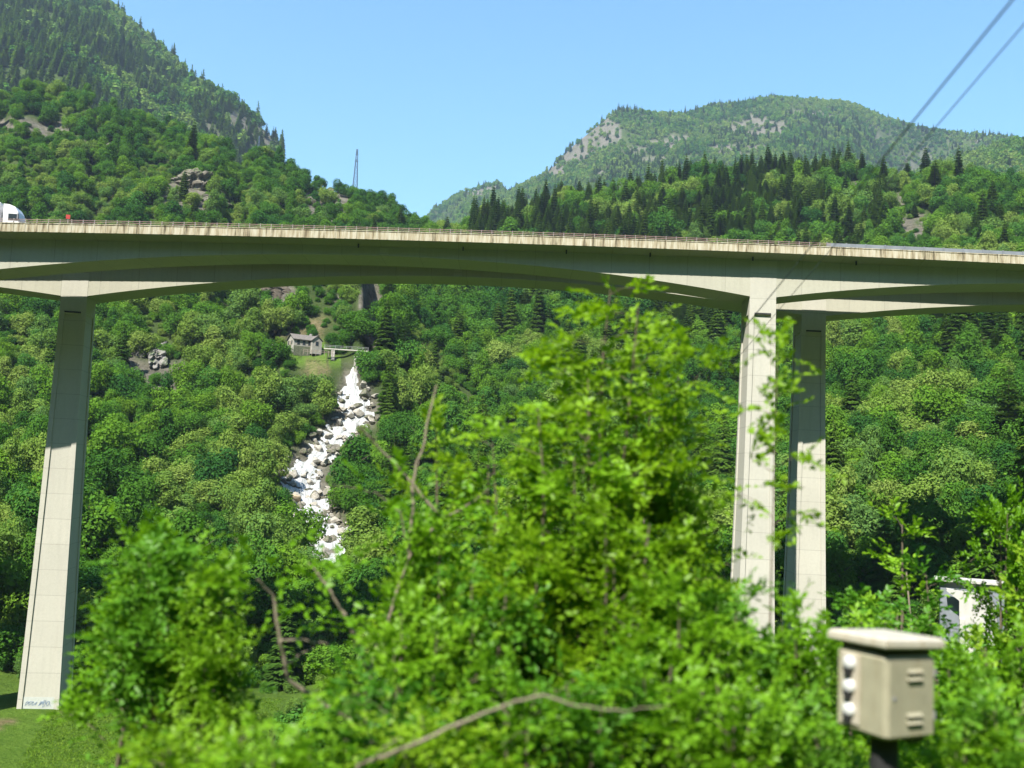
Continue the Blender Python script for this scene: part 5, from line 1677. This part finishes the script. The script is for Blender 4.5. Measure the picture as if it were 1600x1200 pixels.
# weeds and grass: nobody could count them
def weeds():
    x, y = jitter_grid(5.5, 46, .62, 40, 12)
    px, py, w = project(np.stack([x, y, ground(x, y)], -1))
    r_ = np.hypot(x, y)
    k = rngT.uniform(size=len(x)) < np.clip(14 / r_, .18, 1)
    cb = at(1384, 1093, 9.6)
    k &= np.hypot(x - cb[0], y - cb[1]) > .7
    x, y, r_ = x[k], y[k], r_[k]
    pr = []
    for sd in (1, 2, 3):
        rng = np.random.default_rng(200 + sd)
        n = 46
        a = rng.uniform(0, 6.28, n)
        og = np.stack([rng.normal(size=n) * .25, rng.normal(size=n) * .25, rng.uniform(.05, .75, n)], -1)
        V, Fq = spray_leaves(og, np.stack([np.cos(a), np.sin(a), rng.uniform(.1, .9, n)], -1), rng.uniform(.2, .45, n), 7, .11, rng)
        pr.append(np_mesh('weed', V, Fq, FG_LEAF[('bright', 'deep', 'yellow')[sd - 1]]))
    scatter_object('undergrowth', 'weeds and brambles covering the bank under the shrubs', pr, np.stack([x, y, ground(x, y) - .03], -1), rngT.integers(0, 3, len(x)), rngT.uniform(0, 6.28, len(x)), rngT.uniform(.6, 1.2, len(x)) * np.clip(r_ / 14, .7, 2.0))
    # meadow grass
    x, y = jitter_grid(84, 150, .95, 36, 14)
    z = ground(x, y)
    mead, lawn = clear_mask(x, y, z)
    px, py, w = project(np.stack([x, y, z], -1))
    k = mead & ~((px < 92 - (py - 1090) * .55) & (py > 1060)) & (px < 520)
    x, y, z = x[k], y[k], z[k]
    gm = leaf_mat('meadow_grass', [(.095, .190, .018), (.125, .225, .024), (.160, .255, .034)], .45)
    pr = []
    for sd in (1, 2):
        rng = np.random.default_rng(300 + sd)
        n = 60
        b = np.stack([rng.uniform(-.55, .55, n), rng.uniform(-.55, .55, n), np.zeros(n)], -1)
        ln = np.stack([rng.normal(size=n) * .12, rng.normal(size=n) * .12, rng.uniform(.06, .20, n)], -1)
        sd_ = np.stack([rng.normal(size=n), rng.normal(size=n), np.zeros(n)], -1) * .035
        V = np.stack([b - sd_, b + sd_, b + ln * .7 + sd_ * .7, b + ln], 1).reshape(-1, 3)
        pr.append(np_mesh('grass_tuft', V, np.arange(4 * n).reshape(n, 4), gm))
    scatter_object('meadow_grass', 'short bright grass of the meadow round the tall leg', pr, np.stack([x, y, z], -1), rngT.integers(0, 2, len(x)), rngT.uniform(0, 6.28, len(x)), rngT.uniform(.7, 1.4, len(x)))
weeds()

# ------------------------------------------------------------------ sky, sun, air, camera
SUN_TO = Vector((-.54, -1.0, 1.47)).normalized()                # towards the sun: behind the train, to the left, high
sun_el = math.asin(SUN_TO.z)
world = bpy.data.worlds.new('World')
SC.world = world
world.use_nodes = True
wn = world.node_tree
bg = wn.nodes.get('Background') or wn.nodes.new('ShaderNodeBackground')
sky = wn.nodes.new('ShaderNodeTexSky')
sky.sky_type = 'NISHITA'
sky.sun_disc = False
sky.sun_elevation = sun_el
sky.sun_rotation = math.atan2(SUN_TO.x, SUN_TO.y)
sky.altitude = 0
sky.air_density = 1.6
sky.dust_density = 0
sky.ozone_density = 10.0
tint = wn.nodes.new('ShaderNodeMix'); tint.data_type = 'RGBA'; tint.blend_type = 'MULTIPLY'
tint.inputs[0].default_value = 1.0
tint.inputs[7].default_value = (.90, 1.05, 1.0, 1)               # the camera's cool white balance
wn.links.new(sky.outputs[0], tint.inputs[6])
wn.links.new(tint.outputs[2], bg.inputs['Color'])
bg.inputs['Strength'].default_value = .09
sl = bpy.data.lights.new('sun', 'SUN')
sl.energy = 5.0
sl.angle = R(.53)
sl.color = (1.0, .955, .87)
so = bpy.data.objects.new('sun', sl)
C.objects.link(so)
so.rotation_euler = SUN_TO.to_track_quat('Z', 'Y').to_euler()

HAZE = 0.00008
if HAZE:
    m, nt, out = new_mat('valley_air')
    pv = nt.nodes.new('ShaderNodeVolumePrincipled')
    pv.inputs['Color'].default_value = (.62, .78, 1.0, 1)
    pv.inputs['Density'].default_value = HAZE
    pv.inputs['Anisotropy'].default_value = .2
    nt.links.new(pv.outputs[0], out.inputs['Volume'])
    hz = link('haze', MB().box((-5300, -5300, float(H.min()) - 1.5), (5300, 5300, float(H.max()) + 40)).mesh('haze', m))
    tag(hz, 'thin bluish haze filling the valley', None, None, 'stuff')

cd = bpy.data.cameras.new('camera')
cam = bpy.data.objects.new('camera', cd)
C.objects.link(cam)
cd.sensor_width = 36
cd.lens = F / 1600 * 36
cd.clip_start = .05
cd.clip_end = 20000
cam.matrix_world = Matrix(((AX_R[0], AX_U[0], -AX_F[0], 0), (AX_R[1], AX_U[1], -AX_F[1], 0), (AX_R[2], AX_U[2], -AX_F[2], 0), (0, 0, 0, 1)))
cd.dof.use_dof = True
cd.dof.focus_distance = 220
cd.dof.aperture_fstop = cd.lens / 1000 / .055
SC.camera = cam
vs = SC.view_settings
vs.view_transform = 'Standard'
vs.look = 'None'
vs.exposure = 1.4
vs.gamma = 1
cy = SC.cycles
cy.use_denoising = True
cy.max_bounces = 6
cy.diffuse_bounces = 3
cy.glossy_bounces = 2
cy.transmission_bounces = 3
cy.volume_bounces = 0
cy.caustics_reflective = cy.caustics_refractive = False
SC.render.use_motion_blur = False
